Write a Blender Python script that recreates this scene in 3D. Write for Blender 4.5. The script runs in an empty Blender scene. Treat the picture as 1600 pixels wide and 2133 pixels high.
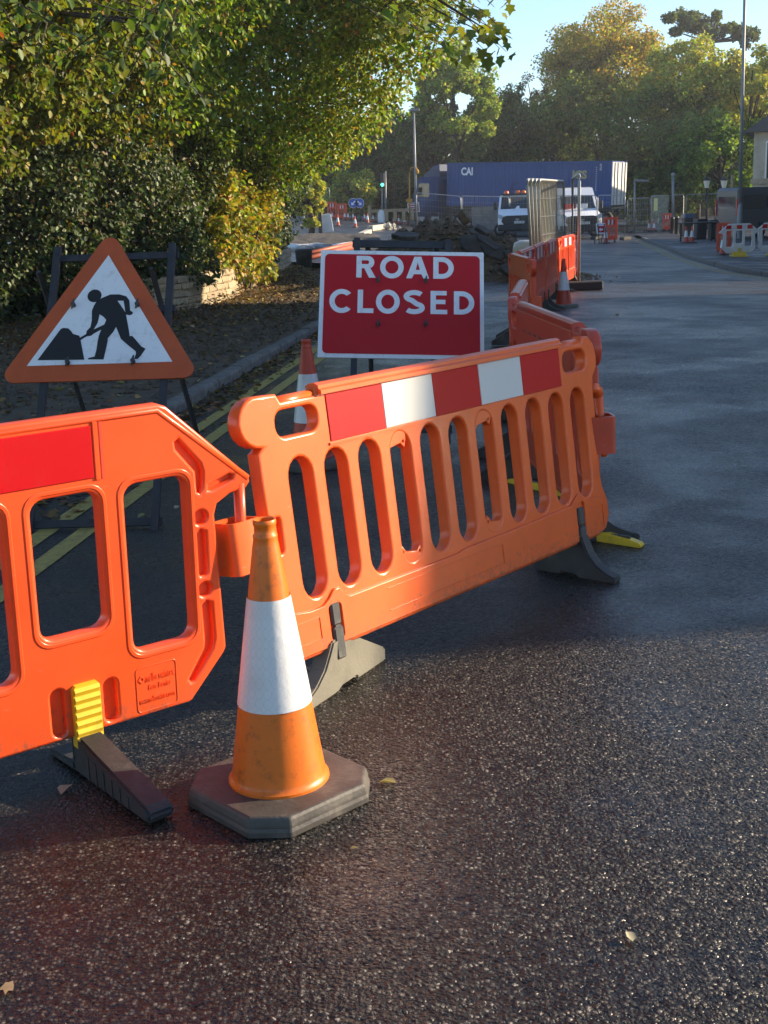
import bpy, bmesh, math, random
import numpy as np
from mathutils import Vector, Matrix
from math import sin, cos, pi, radians, sqrt, atan2
random.seed(7); rng = np.random.default_rng(11)
S = bpy.context.scene
COL = S.collection
# ------------------------------------------------------------------ camera
F_PX, CX, CY, CAM_H = 2600.0, 800.0, 1066.5, 1.50
ROLL = radians(2.0)
PITCH = math.atan((CY - 427.0) * cos(ROLL) / F_PX)
_F = np.array([0, cos(PITCH), -sin(PITCH)]); _R0 = np.array([1.0, 0, 0]); _U0 = np.array([0, sin(PITCH), cos(PITCH)])
_R = cos(ROLL) * _R0 - sin(ROLL) * _U0; _U = cos(ROLL) * _U0 + sin(ROLL) * _R0
cam = bpy.data.cameras.new('camera'); camo = bpy.data.objects.new('camera', cam); COL.objects.link(camo)
camo.matrix_world = Matrix(((_R[0], _U[0], -_F[0], 0), (_R[1], _U[1], -_F[1], 0), (_R[2], _U[2], -_F[2], CAM_H), (0, 0, 0, 1)))
cam.sensor_fit = 'VERTICAL'; cam.sensor_height = 36; cam.lens = 36 * F_PX / 2133.0
cam.clip_start = 0.05; cam.clip_end = 3000
S.camera = camo
# ------------------------------------------------------------------ world, sun, exposure
SUN_AZ, SUN_EL = radians(13), radians(21)          # azimuth from +X towards +Y
W = bpy.data.worlds.new('World'); S.world = W; W.use_nodes = True
nt = W.node_tree; bgn = nt.nodes['Background']
sky = nt.nodes.new('ShaderNodeTexSky'); sky.sky_type = 'NISHITA'; sky.sun_disc = False
sky.sun_elevation = SUN_EL; sky.sun_rotation = pi / 2 - SUN_AZ; sky.altitude = 600
sky.air_density = 1.0; sky.dust_density = 0.3; sky.ozone_density = 3.0
nt.links.new(sky.outputs[0], bgn.inputs[0]); bgn.inputs[1].default_value = 0.10
sun = bpy.data.lights.new('sun', 'SUN'); sun.energy = 4.7; sun.angle = radians(0.55); sun.color = (1.0, 0.81, 0.57)
suno = bpy.data.objects.new('sun', sun); COL.objects.link(suno)
TO_SUN = Vector((cos(SUN_EL) * cos(SUN_AZ), cos(SUN_EL) * sin(SUN_AZ), sin(SUN_EL)))
suno.rotation_euler = TO_SUN.to_track_quat('Z', 'Y').to_euler(); suno.location = (20, 5, 15)
S.cycles.max_bounces = 6; S.cycles.diffuse_bounces = 3; S.cycles.glossy_bounces = 3; S.cycles.transmission_bounces = 3; S.cycles.volume_bounces = 0
S.view_settings.view_transform = 'Standard'; S.view_settings.look = 'None'
S.view_settings.exposure = 1.32; S.view_settings.gamma = 1.0; S.view_settings.use_curve_mapping = False
# ------------------------------------------------------------------ terrain + placing
def smooth(a, b, x):
    t = np.clip((x - a) / (b - a), 0, 1); return t * t * (3 - 2 * t)
def gz(x, y):
    t = smooth(7, 30, y); return t * (-0.03 * (np.clip(x, -6, 14) - 1) - 0.12) + .72 * smooth(38, 86, y) * smooth(7, -3, x)
def ray(px, py): return _F + _R * (px - CX) / F_PX - _U * (py - CY) / F_PX
def G(px, py, h=0.0):
    d = ray(px, py); z = h; P = None
    for _ in range(40):
        t = (z - CAM_H) / d[2] if d[2] < -1e-4 else 300.0
        P = np.array([0, 0, CAM_H]) + d * min(t, 400.0); z = float(gz(P[0], P[1])) + h
    if P[1] > 82:
        P = np.array([0, 0, CAM_H]) + d * (82 / d[1]); z = float(gz(P[0], P[1])) + h
    return Vector((P[0], P[1], z))
def PY(px, py, Y):
    d = ray(px, py); P = np.array([0, 0, CAM_H]) + d * (Y / d[1]); return Vector(P)
def GY(px, Y):                       # ground point seen in column px at depth Y
    lo, hi = 300.0, 2100.0
    for _ in range(50):
        m = (lo + hi) / 2; P = PY(px, m, Y)
        if P.z > float(gz(P.x, P.y)): lo = m
        else: hi = m
    return PY(px, hi, Y)
# ------------------------------------------------------------------ materials
MATS = {}
def N(nt, t, **kw):
    n = nt.nodes.new(t)
    for k, v in kw.items(): setattr(n, k, v)
    return n
def M(name, base, rough=0.5, metal=0.0, var=0.0, vscale=8.0, bump=0.0, bscale=60.0, spec=0.5, coat=0.0, dirt=None, dscale=3.0, damt=0.5,
      emit=None, estr=1.0, rvar=0.0, trans=0.0, alpha=1.0, bdist=0.003, tl=None, mud=0.0):
    if name in MATS: return MATS[name]
    m = bpy.data.materials.new(name); m.use_nodes = True; nt = m.node_tree; b = nt.nodes['Principled BSDF']
    col = (*base, 1); L = nt.links.new
    b.inputs['Base Color'].default_value = col; b.inputs['Roughness'].default_value = rough
    b.inputs['Metallic'].default_value = metal; b.inputs['Specular IOR Level'].default_value = spec
    b.inputs['Coat Weight'].default_value = coat; b.inputs['Coat Roughness'].default_value = 0.10
    if trans: b.inputs['Transmission Weight'].default_value = trans
    if alpha < 1: b.inputs['Alpha'].default_value = alpha
    geo = N(nt, 'ShaderNodeTexCoord'); co = geo.outputs['Object']; last = None
    if var or rvar:
        n = N(nt, 'ShaderNodeTexNoise'); n.inputs['Scale'].default_value = vscale; n.inputs['Detail'].default_value = 5; n.inputs['Roughness'].default_value = .65; L(co, n.inputs['Vector'])
        r = N(nt, 'ShaderNodeValToRGB'); r.color_ramp.elements[0].position = .3; r.color_ramp.elements[1].position = .72
        r.color_ramp.elements[0].color = (*[max(0, c * (1 - var)) for c in base], 1); r.color_ramp.elements[1].color = (*[min(1, c * (1 + var)) for c in base], 1)
        L(n.outputs['Fac'], r.inputs[0]); last = r.outputs[0]
        if rvar:
            mr = N(nt, 'ShaderNodeMapRange'); mr.inputs[3].default_value = max(.02, rough - rvar); mr.inputs[4].default_value = min(1, rough + rvar)
            L(n.outputs['Fac'], mr.inputs[0]); L(mr.outputs[0], b.inputs['Roughness'])
    if dirt:
        n = N(nt, 'ShaderNodeTexNoise'); n.inputs['Scale'].default_value = dscale; n.inputs['Detail'].default_value = 8; n.inputs['Roughness'].default_value = .75; L(co, n.inputs['Vector'])
        r = N(nt, 'ShaderNodeValToRGB'); r.color_ramp.elements[0].position = .52; r.color_ramp.elements[1].position = .75
        r.color_ramp.elements[0].color = (0, 0, 0, 1); r.color_ramp.elements[1].color = (damt, damt, damt, 1); L(n.outputs['Fac'], r.inputs[0])
        mx = N(nt, 'ShaderNodeMix', data_type='RGBA'); L(r.outputs[0], mx.inputs[0]); mx.inputs[7].default_value = (*dirt, 1)
        if last: L(last, mx.inputs[6])
        else: mx.inputs[6].default_value = col
        last = mx.outputs[2]
    if mud:
        sz = N(nt, 'ShaderNodeSeparateXYZ'); L(co, sz.inputs[0]); n = N(nt, 'ShaderNodeTexNoise'); n.inputs['Scale'].default_value = 38; n.inputs['Detail'].default_value = 7; n.inputs['Roughness'].default_value = .8; L(co, n.inputs['Vector'])
        a1 = N(nt, 'ShaderNodeMath', operation='MULTIPLY_ADD'); a1.inputs[1].default_value = -1.5; L(sz.outputs[2], a1.inputs[0]); L(n.outputs['Fac'], a1.inputs[2])
        r1 = N(nt, 'ShaderNodeMapRange'); r1.inputs[1].default_value = .42; r1.inputs[2].default_value = .62; r1.inputs[3].default_value = 0; r1.inputs[4].default_value = mud; L(a1.outputs[0], r1.inputs[0])
        mx = N(nt, 'ShaderNodeMix', data_type='RGBA'); L(r1.outputs[0], mx.inputs[0]); L(last, mx.inputs[6]); mx.inputs[7].default_value = (.16, .09, .05, 1); last = mx.outputs[2]
        mp = N(nt, 'ShaderNodeMapping'); mp.inputs['Scale'].default_value = (14, 14, 150); mp.inputs['Rotation'].default_value = (.0, .5, .0); L(co, mp.inputs[0]); n = N(nt, 'ShaderNodeTexNoise'); n.inputs['Scale'].default_value = 1; n.inputs['Detail'].default_value = 3; L(mp.outputs[0], n.inputs['Vector'])
        r1 = N(nt, 'ShaderNodeMapRange'); r1.inputs[1].default_value = .70; r1.inputs[2].default_value = .76; r1.inputs[3].default_value = 0; r1.inputs[4].default_value = .5; L(n.outputs['Fac'], r1.inputs[0])
        mx = N(nt, 'ShaderNodeMix', data_type='RGBA'); L(r1.outputs[0], mx.inputs[0]); L(last, mx.inputs[6]); mx.inputs[7].default_value = (*[c * .4 + .35 for c in base], 1); last = mx.outputs[2]
    if last: L(last, b.inputs['Base Color'])
    if bump:
        n = N(nt, 'ShaderNodeTexNoise'); n.inputs['Scale'].default_value = bscale; n.inputs['Detail'].default_value = 4; L(co, n.inputs['Vector'])
        bm = N(nt, 'ShaderNodeBump'); bm.inputs['Strength'].default_value = bump; bm.inputs['Distance'].default_value = bdist; L(n.outputs['Fac'], bm.inputs['Height']); L(bm.outputs[0], b.inputs['Normal'])
    if emit:
        b.inputs['Emission Color'].default_value = (*emit, 1); b.inputs['Emission Strength'].default_value = estr
    if tl:
        t = N(nt, 'ShaderNodeBsdfTranslucent'); t.inputs[0].default_value = (*tl[:3], 1); mxs = N(nt, 'ShaderNodeMixShader'); mxs.inputs[0].default_value = tl[3]
        out = nt.nodes['Material Output']; L(b.outputs[0], mxs.inputs[1]); L(t.outputs[0], mxs.inputs[2]); L(mxs.outputs[0], out.inputs[0])
    MATS[name] = m; return m
def leaf_mat(name, rough=0.42, trans=0.35, spec=0.4):
    m = bpy.data.materials.new(name); m.use_nodes = True; nt = m.node_tree; b = nt.nodes['Principled BSDF']; L = nt.links.new
    a = N(nt, 'ShaderNodeAttribute', attribute_name='lc'); L(a.outputs['Color'], b.inputs['Base Color'])
    b.inputs['Roughness'].default_value = rough; b.inputs['Specular IOR Level'].default_value = spec
    t = N(nt, 'ShaderNodeBsdfTranslucent'); g = N(nt, 'ShaderNodeMix', data_type='RGBA', blend_type='MULTIPLY'); g.inputs[0].default_value = 1
    L(a.outputs['Color'], g.inputs[6]); g.inputs[7].default_value = (1.55, 1.55, .5, 1); L(g.outputs[2], t.inputs[0])
    mx = N(nt, 'ShaderNodeMixShader'); mx.inputs[0].default_value = trans; L(b.outputs[0], mx.inputs[1]); L(t.outputs[0], mx.inputs[2]); L(mx.outputs[0], nt.nodes['Material Output'].inputs[0])
    MATS[name] = m; return m
def asphalt(name, dark=.020, stone=.055, scale=105.0, bump=.9, wet=.30, tint=(1, .87, .76), facet=.45, coatw=.20):
    m = bpy.data.materials.new(name); m.use_nodes = True; nt = m.node_tree; b = nt.nodes['Principled BSDF']; L = nt.links.new
    g = N(nt, 'ShaderNodeNewGeometry'); co = g.outputs['Position']
    v = N(nt, 'ShaderNodeTexVoronoi'); v.inputs['Scale'].default_value = scale; L(co, v.inputs['Vector'])
    v2 = N(nt, 'ShaderNodeTexVoronoi'); v2.inputs['Scale'].default_value = scale * 2.3; L(co, v2.inputs['Vector'])
    big = N(nt, 'ShaderNodeTexNoise'); big.inputs['Scale'].default_value = .42; big.inputs['Detail'].default_value = 6; big.inputs['Roughness'].default_value = .6; L(co, big.inputs['Vector'])
    mid = N(nt, 'ShaderNodeTexNoise'); mid.inputs['Scale'].default_value = 2.2; mid.inputs['Detail'].default_value = 5; L(co, mid.inputs['Vector'])
    sep = N(nt, 'ShaderNodeSeparateColor'); L(v.outputs['Color'], sep.inputs[0])
    r = N(nt, 'ShaderNodeValToRGB'); e = r.color_ramp.elements
    e[0].position = 0; e[0].color = (dark * tint[0], dark * tint[1], dark * tint[2], 1); e[1].position = .93; e[1].color = (stone * tint[0], stone * tint[1], stone * tint[2], 1)
    x = e.new(.5); x.color = (stone * .6 * tint[0], stone * .55 * tint[1], stone * .48 * tint[2], 1)
    x = e.new(.988); x.color = (stone * 2.3, stone * 1.95, stone * 1.75, 1)
    L(sep.outputs[0], r.inputs[0])
    # stone edge -> binder
    er = N(nt, 'ShaderNodeMapRange'); er.inputs[1].default_value = .30; er.inputs[2].default_value = .55; L(v.outputs['Distance'], er.inputs[0])
    mx = N(nt, 'ShaderNodeMix', data_type='RGBA'); L(er.outputs[0], mx.inputs[0]); L(r.outputs[0], mx.inputs[6]); mx.inputs[7].default_value = (dark * .5, dark * .47, dark * .45, 1)
    # large patches
    br = N(nt, 'ShaderNodeMapRange'); br.inputs[1].default_value = .3; br.inputs[2].default_value = .7; br.inputs[3].default_value = .75; br.inputs[4].default_value = 1.25; L(big.outputs['Fac'], br.inputs[0])
    mm = N(nt, 'ShaderNodeVectorMath', operation='SCALE'); L(mx.outputs[2], mm.inputs[0]); L(br.outputs[0], mm.inputs['Scale']); L(mm.outputs[0], b.inputs['Base Color'])
    rr = N(nt, 'ShaderNodeMapRange'); rr.inputs[1].default_value = .32; rr.inputs[2].default_value = .68; rr.inputs[3].default_value = wet - .12; rr.inputs[4].default_value = wet + .25
    ad = N(nt, 'ShaderNodeMath', operation='MULTIPLY_ADD'); ad.inputs[1].default_value = .35; L(mid.outputs['Fac'], ad.inputs[0]); 
    sc = N(nt, 'ShaderNodeMath', operation='MULTIPLY'); sc.inputs[1].default_value = .65; L(big.outputs['Fac'], sc.inputs[0]); L(sc.outputs[0], ad.inputs[2]); L(ad.outputs[0], rr.inputs[0])
    gr = N(nt, 'ShaderNodeTexNoise'); gr.inputs['Scale'].default_value = 34; gr.inputs['Detail'].default_value = 3; gr.inputs['Roughness'].default_value = .8; L(co, gr.inputs['Vector'])
    ra = N(nt, 'ShaderNodeMath', operation='MULTIPLY_ADD'); ra.inputs[1].default_value = .9; L(gr.outputs['Fac'], ra.inputs[0]); rs2 = N(nt, 'ShaderNodeMath', operation='SUBTRACT'); L(rr.outputs[0], rs2.inputs[0]); rs2.inputs[1].default_value = .42; L(rs2.outputs[0], ra.inputs[2]); L(ra.outputs[0], b.inputs['Roughness'])
    gm = N(nt, 'ShaderNodeMapRange'); gm.inputs[1].default_value = .3; gm.inputs[2].default_value = .7; gm.inputs[3].default_value = .45; gm.inputs[4].default_value = 1.6; L(gr.outputs['Fac'], gm.inputs[0]); m3 = N(nt, 'ShaderNodeVectorMath', operation='SCALE'); L(mm.outputs[0], m3.inputs[0]); L(gm.outputs[0], m3.inputs['Scale']); L(m3.outputs[0], b.inputs['Base Color'])
    b.inputs['Specular IOR Level'].default_value = .42
    cw = N(nt, 'ShaderNodeMapRange'); cw.inputs[1].default_value = .50; cw.inputs[2].default_value = .40; cw.inputs[3].default_value = 0; cw.inputs[4].default_value = coatw; L(ad.outputs[0], cw.inputs[0]); L(cw.outputs[0], b.inputs['Coat Weight']); b.inputs['Coat Roughness'].default_value = .28
    h = N(nt, 'ShaderNodeMath', operation='MULTIPLY_ADD'); h.inputs[1].default_value = -1.0; L(v.outputs['Distance'], h.inputs[0])
    h2 = N(nt, 'ShaderNodeMath', operation='MULTIPLY'); h2.inputs[1].default_value = -.3; L(v2.outputs['Distance'], h2.inputs[0])
    h3 = N(nt, 'ShaderNodeMath', operation='MULTIPLY_ADD'); h3.inputs[1].default_value = .55; L(sep.outputs[1], h3.inputs[0]); L(h2.outputs[0], h3.inputs[2]); hg = N(nt, 'ShaderNodeMath', operation='MULTIPLY_ADD'); hg.inputs[1].default_value = 2.2; L(gr.outputs['Fac'], hg.inputs[0]); L(h3.outputs[0], hg.inputs[2]); L(hg.outputs[0], h.inputs[2])
    sb = N(nt, 'ShaderNodeVectorMath', operation='SUBTRACT'); L(v.outputs['Color'], sb.inputs[0]); sb.inputs[1].default_value = (.5, .5, .5); sl = N(nt, 'ShaderNodeVectorMath', operation='SCALE'); L(sb.outputs[0], sl.inputs[0]); sl.inputs['Scale'].default_value = facet
    an = N(nt, 'ShaderNodeVectorMath', operation='ADD'); L(g.outputs['Normal'], an.inputs[0]); L(sl.outputs[0], an.inputs[1]); nn = N(nt, 'ShaderNodeVectorMath', operation='NORMALIZE'); L(an.outputs[0], nn.inputs[0])
    bm = N(nt, 'ShaderNodeBump'); bs = N(nt, 'ShaderNodeMapRange'); bs.inputs[1].default_value = .36; bs.inputs[2].default_value = .58; bs.inputs[3].default_value = bump * .6; bs.inputs[4].default_value = bump; L(ad.outputs[0], bs.inputs[0]); L(bs.outputs[0], bm.inputs['Strength']); bm.inputs['Distance'].default_value = .0055; L(nn.outputs[0], bm.inputs['Normal']); L(h.outputs[0], bm.inputs['Height']); L(bm.outputs[0], b.inputs['Normal'])
    MATS[name] = m; return m
# ------------------------------------------------------------------ object helpers
def tag(o, label=None, cat=None, group=None, kind=None):
    if label: o['label'] = label
    if cat: o['category'] = cat
    if group: o['group'] = group
    if kind: o['kind'] = kind
    return o
def empty(name, loc=(0, 0, 0), rz=0.0, label=None, cat=None, group=None):
    o = bpy.data.objects.new(name, None); COL.objects.link(o); o.location = loc; o.rotation_euler = (0, 0, rz); o.empty_display_size = .1
    return tag(o, label, cat, group)
def link(name, me, mat=None, parent=None, loc=None, rot=None, smooth_=False):
    if mat is not None:
        me.materials.clear(); me.materials.append(mat)
    if smooth_:
        me.polygons.foreach_set('use_smooth', [True] * len(me.polygons))
    o = bpy.data.objects.new(name, me); COL.objects.link(o)
    if parent is not None: o.parent = parent
    if loc is not None: o.location = loc
    if rot is not None: o.rotation_euler = rot
    return o
class MB:
    def __init__(s): s.v = []; s.f = []; s.uv = None
    def add(s, vs, fs):
        n = len(s.v); s.v += [tuple(v) for v in vs]; s.f += [tuple(i + n for i in f) for f in fs]; return s
    def box(s, x0, y0, z0, x1, y1, z1, mtx=None):
        vs = [(x, y, z) for z in (z0, z1) for y in (y0, y1) for x in (x0, x1)]
        if mtx is not None: vs = [tuple(mtx @ Vector(v)) for v in vs]
        return s.add(vs, [(0, 2, 3, 1), (4, 5, 7, 6), (0, 1, 5, 4), (2, 6, 7, 3), (0, 4, 6, 2), (1, 3, 7, 5)])
    def bbox(s, x0, y0, z0, x1, y1, z1, b=.01, mtx=None):      # chamfered box
        vs = []; 
        for z, k in ((z0, 1), (z0 + b, 0), (z1 - b, 0), (z1, 1)):
            i = b * k
            for (x, y) in ((x0 + b, y0 + i), (x1 - b, y0 + i), (x1 - i, y0 + b), (x1 - i, y1 - b), (x1 - b, y1 - i), (x0 + b, y1 - i), (x0 + i, y1 - b), (x0 + i, y0 + b)): vs.append((x, y, z))
        if mtx is not None: vs = [tuple(mtx @ Vector(v)) for v in vs]
        fs = [tuple(range(7, -1, -1)), tuple(range(24, 32))]
        for r in range(3):
            for i in range(8): fs.append((r * 8 + i, r * 8 + (i + 1) % 8, r * 8 + 8 + (i + 1) % 8, r * 8 + 8 + i))
        return s.add(vs, fs)
    def tube(s, pts, r, n=8, cap=True):
        pts = [Vector(p) for p in pts]; rs = r if hasattr(r, '__len__') else [r] * len(pts); vs = []; fs = []
        for i, p in enumerate(pts):
            a = pts[max(i - 1, 0)]; b = pts[min(i + 1, len(pts) - 1)]; d = (b - a).normalized()
            up = Vector((0, 0, 1)) if abs(d.z) < .9 else Vector((1, 0, 0)); e1 = d.cross(up).normalized(); e2 = d.cross(e1)
            for k in range(n):
                t = 2 * pi * k / n; vs.append(p + (e1 * cos(t) + e2 * sin(t)) * rs[i])
        for i in range(len(pts) - 1):
            for k in range(n): fs.append((i * n + k, i * n + (k + 1) % n, (i + 1) * n + (k + 1) % n, (i + 1) * n + k))
        if cap: fs += [tuple(range(n - 1, -1, -1)), tuple(range((len(pts) - 1) * n, len(pts) * n))]
        return s.add(vs, fs)
    def lathe(s, prof, n=24, c=(0, 0, 0), cap=(False, False)):
        vs = [(c[0] + r * cos(2 * pi * k / n), c[1] + r * sin(2 * pi * k / n), c[2] + z) for r, z in prof for k in range(n)]
        fs = [(i * n + k, i * n + (k + 1) % n, (i + 1) * n + (k + 1) % n, (i + 1) * n + k) for i in range(len(prof) - 1) for k in range(n)]
        if cap[0]: fs.append(tuple(range(n - 1, -1, -1)))
        if cap[1]: fs.append(tuple(range((len(prof) - 1) * n, len(prof) * n)))
        return s.add(vs, fs)
    def prism(s, poly, a, b, axis='y'):          # poly in the other two axes (x,z) / (x,y) / (y,z)
        n = len(poly)
        def P(p, t): return (p[0], t, p[1]) if axis == 'y' else ((p[0], p[1], t) if axis == 'z' else (t, p[0], p[1]))
        vs = [P(p, a) for p in poly] + [P(p, b) for p in poly]
        fs = [tuple(range(n)), tuple(range(2 * n - 1, n - 1, -1))] + [(i, i + n, (i + 1) % n + n, (i + 1) % n) for i in range(n)]
        return s.add(vs, fs)
    def mesh(s, name):
        me = bpy.data.meshes.new(name); me.from_pydata(s.v, [], s.f)
        bm = bmesh.new(); bm.from_mesh(me); bmesh.ops.recalc_face_normals(bm, faces=bm.faces); bm.to_mesh(me); bm.free(); me.update(); return me
    def build(s, name, mat, parent=None, loc=None, rot=None, sm=False, auto=None):
        me = s.mesh(name); o = link(name, me, mat, parent, loc, rot, sm or auto is not None)
        if auto is not None:
            try: me.set_sharp_from_angle(angle=radians(auto))
            except Exception: pass
        return o
def rr(x0, y0, x1, y1, r, n=5):
    p = []
    for cx, cy, a in ((x1 - r, y0 + r, -pi / 2), (x1 - r, y1 - r, 0), (x0 + r, y1 - r, pi / 2), (x0 + r, y0 + r, pi)):
        for k in range(n + 1): t = a + pi / 2 * k / n; p.append((cx + r * cos(t), cy + r * sin(t)))
    return p
def ell(cx, cy, rx, ry=None, n=20): ry = ry or rx; return [(cx + rx * cos(2 * pi * k / n), cy + ry * sin(2 * pi * k / n)) for k in range(n)]
def plate_mesh(name, loops, half, bev=0.0, front0=True, bres=1):
    """filled outline with holes, in the x-z plane; front towards -y. front face at y=0 when front0"""
    cu = bpy.data.curves.new(name, 'CURVE'); cu.dimensions = '2D'; cu.fill_mode = 'BOTH'
    for lp in loops:
        sp = cu.splines.new('POLY'); sp.points.add(len(lp) - 1)
        for i, p in enumerate(lp): sp.points[i].co = (p[0], p[1], 0, 1)
        sp.use_cyclic_u = True
    cu.extrude = half; cu.bevel_depth = bev; cu.bevel_resolution = bres; cu.offset = -bev
    o = bpy.data.objects.new(name, cu); COL.objects.link(o)
    dg = bpy.context.evaluated_depsgraph_get(); me = bpy.data.meshes.new_from_object(o.evaluated_get(dg)); COL.objects.unlink(o); bpy.data.objects.remove(o); bpy.data.curves.remove(cu)
    me.transform(Matrix.Rotation(pi / 2, 4, 'X'))
    if front0: me.transform(Matrix.Translation((0, half + bev, 0)))
    me.name = name; return me
def plate(name, loops, half, bev, mat, parent=None, loc=None, rot=None, front0=True, sm=True, bres=1):
    me = plate_mesh(name, loops, half, bev, front0, bres); o = link(name, me, mat, parent, loc, rot, sm)
    if sm:
        try: me.set_sharp_from_angle(angle=radians(50))
        except Exception: pass
    return o
def text_mesh(txt, ext=.001, off=0.0, size=1.0):
    cu = bpy.data.curves.new('t', 'FONT'); cu.body = txt; cu.size = size; cu.extrude = ext; cu.offset = off; cu.align_x = 'LEFT'; cu.resolution_u = 3
    o = bpy.data.objects.new('t', cu); COL.objects.link(o); dg = bpy.context.evaluated_depsgraph_get(); me = bpy.data.meshes.new_from_object(o.evaluated_get(dg))
    COL.objects.unlink(o); bpy.data.objects.remove(o); bpy.data.curves.remove(cu); return me
def text(name, txt, x0, z0, w, h, mat, parent, y=0.0, ext=.0008, off=0.0, shear=0):
    me = text_mesh(txt, ext, off); co = np.empty(len(me.vertices) * 3); me.vertices.foreach_get('co', co); co = co.reshape(-1, 3)
    mn, mx = co.min(0), co.max(0); sx = w / (mx[0] - mn[0]); sz = h / (mx[1] - mn[1])
    c2 = np.stack([(co[:, 0] - mn[0]) * sx + x0 + shear * (co[:, 0] - mn[0]) * 0, -co[:, 2] + y, (co[:, 1] - mn[1]) * sz + z0], 1); me.vertices.foreach_set('co', c2.ravel()); me.update()
    return link(name, me, mat, parent)
def copy_tree(o, parent=None):
    c = o.copy(); COL.objects.link(c); c.parent = parent
    for ch in list(o.children): copy_tree(ch, c)
    return c
# ------------------------------------------------------------------ leaves
OVAL = (np.array([(0, 0, 0), (.28, .33, .06), (.68, .30, .05), (1, 0, -.1), (.68, -.30, .05), (.28, -.33, .06)]), [(0, 1, 2, 3), (0, 3, 4, 5)])
LONG = (np.array([(0, 0, 0), (.3, .19, .04), (.7, .17, .03), (1, 0, -.08), (.7, -.17, .03), (.3, -.19, .04)]), [(0, 1, 2, 3), (0, 3, 4, 5)])
MAPLE = (np.array([(0, 0, 0), (.05, .45, .05), (.32, .36, .04), (.5, .56, -.02), (.62, .22, .05), (1, 0, -.06), (.62, -.22, .05), (.5, -.56, -.02), (.32, -.36, .04), (.05, -.45, .05)]),
         [(0, 1, 2), (0, 2, 3, 4), (0, 4, 5), (0, 5, 6), (0, 6, 7, 8), (0, 8, 9)])
CLUMP = (np.array([(0, 0, 0), (.45, .42, .08), (.55, -.4, .1), (1, .05, -.12)]), [(0, 2, 3, 1)])
def unit(a): return a / (np.linalg.norm(a, axis=1, keepdims=True) + 1e-9)
def leaf_mesh(name, C, D, Nn, Ln, col, tpl=OVAL):
    T, F = tpl; n = len(C); D = unit(D); B = unit(np.cross(Nn, D)); Nn = np.cross(D, B)
    V = C[:, None, :] + Ln[:, None, None] * (T[None, :, 0, None] * D[:, None] + T[None, :, 1, None] * B[:, None] + T[None, :, 2, None] * Nn[:, None])
    k = len(T); me = bpy.data.meshes.new(name); me.vertices.add(n * k); me.vertices.foreach_set('co', V.ravel())
    fl = np.concatenate([np.array(f) for f in F]); fs = np.array([len(f) for f in F]); nl = len(fl)
    loops = (fl[None] + (np.arange(n) * k)[:, None]).ravel(); me.loops.add(n * nl); me.loops.foreach_set('vertex_index', loops.astype(np.int32))
    st = np.concatenate([[0], np.cumsum(fs)[:-1]]); me.polygons.add(n * len(F))
    me.polygons.foreach_set('loop_start', (st[None] + (np.arange(n) * nl)[:, None]).ravel().astype(np.int32))
    me.update(calc_edges=True); me.validate()
    at = me.attributes.new('lc', 'FLOAT_COLOR', 'POINT'); c4 = np.ones((n, k, 4)); c4[:, :, :3] = col[:, None, :]; at.data.foreach_set('color', c4.ravel())
    return me
def pal(n, cols, w, jit=.25):
    cols = np.array(cols); w = np.array(w) / sum(w); c = cols[rng.choice(len(cols), n, p=w)]
    return np.clip(c * (1 + jit * rng.normal(size=(n, 1))) * (1 + .12 * rng.normal(size=(n, 3))), .004, .9)
def clump_leaves(cs, rs, per, shell=.45, down=.5):
    """leaf centres/directions for clumps at cs (k,3), radii rs"""
    k = len(cs); n = k * per; d = unit(rng.normal(size=(n, 3))); rad = rs.repeat(per) * (shell + (1 - shell) * rng.random(n) ** .5)
    sc = np.array([1, 1, .8]); C = np.repeat(cs, per, 0) + d * rad[:, None] * sc
    D = unit(d * .6 + rng.normal(size=(n, 3)) * .7 + np.array([0, 0, -down])); Nn = unit(d * .5 + np.array([0, 0, .7]) + rng.normal(size=(n, 3)) * .45)
    return C, D, Nn
# ================================================================== SETTING
m_road = asphalt('wet_asphalt', dark=.012, stone=.062, scale=98)
m_pave = asphalt('pavement_asphalt', dark=.022, stone=.05, scale=140, bump=.6, wet=.42, tint=(1, .95, .92))
m_soil = M('soil', (.085, .063, .040), .9, var=.5, vscale=5, bump=1.0, bscale=28, bdist=.03, dirt=(.09, .075, .04), dscale=2.2, damt=.6)
m_earth = M('dug_earth', (.15, .105, .06), .92, var=.55, vscale=3.5, bump=1.0, bscale=18, bdist=.05, dirt=(.19, .14, .07), dscale=1.6, damt=.7)
m_grass = M('rough_grass', (.05, .075, .02), .9, var=.5, vscale=1.2, bump=1, bscale=9, bdist=.1)
m_kerb = M('kerb_concrete', (.15, .14, .125), .85, var=.4, vscale=14, bump=.8, bscale=50, bdist=.008, dirt=(.045, .042, .03), dscale=3.2, damt=.95)
m_yline = M('yellow_line_paint', (.36, .27, .06), .65, var=.3, vscale=25, bump=.5, bscale=160, dirt=(.03, .028, .025), dscale=22, damt=.95)
m_wline = M('white_line_paint', (.42, .42, .40), .6, var=.2, vscale=20, dirt=(.03, .03, .03), dscale=12, damt=.9)
KERB_SL = .1245
def xl(y): return -1.55 + KERB_SL * (y - 9.52)
KR = sorted([(p.y, p.x) for p in (G(1600, 577), G(1530, 566), G(1480, 553), G(1430, 538), G(1390, 521), G(1330, 497), G(1300, 485))])
def xr(y):
    if y < KR[0][0]: return KR[0][1] + (.02 * (KR[0][0] - y) if y > 12 else .02 * (KR[0][0] - 12))
    return float(np.interp(y, [k[0] for k in KR] + [90, 140], [k[1] for k in KR] + [15.5, 22]))
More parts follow.
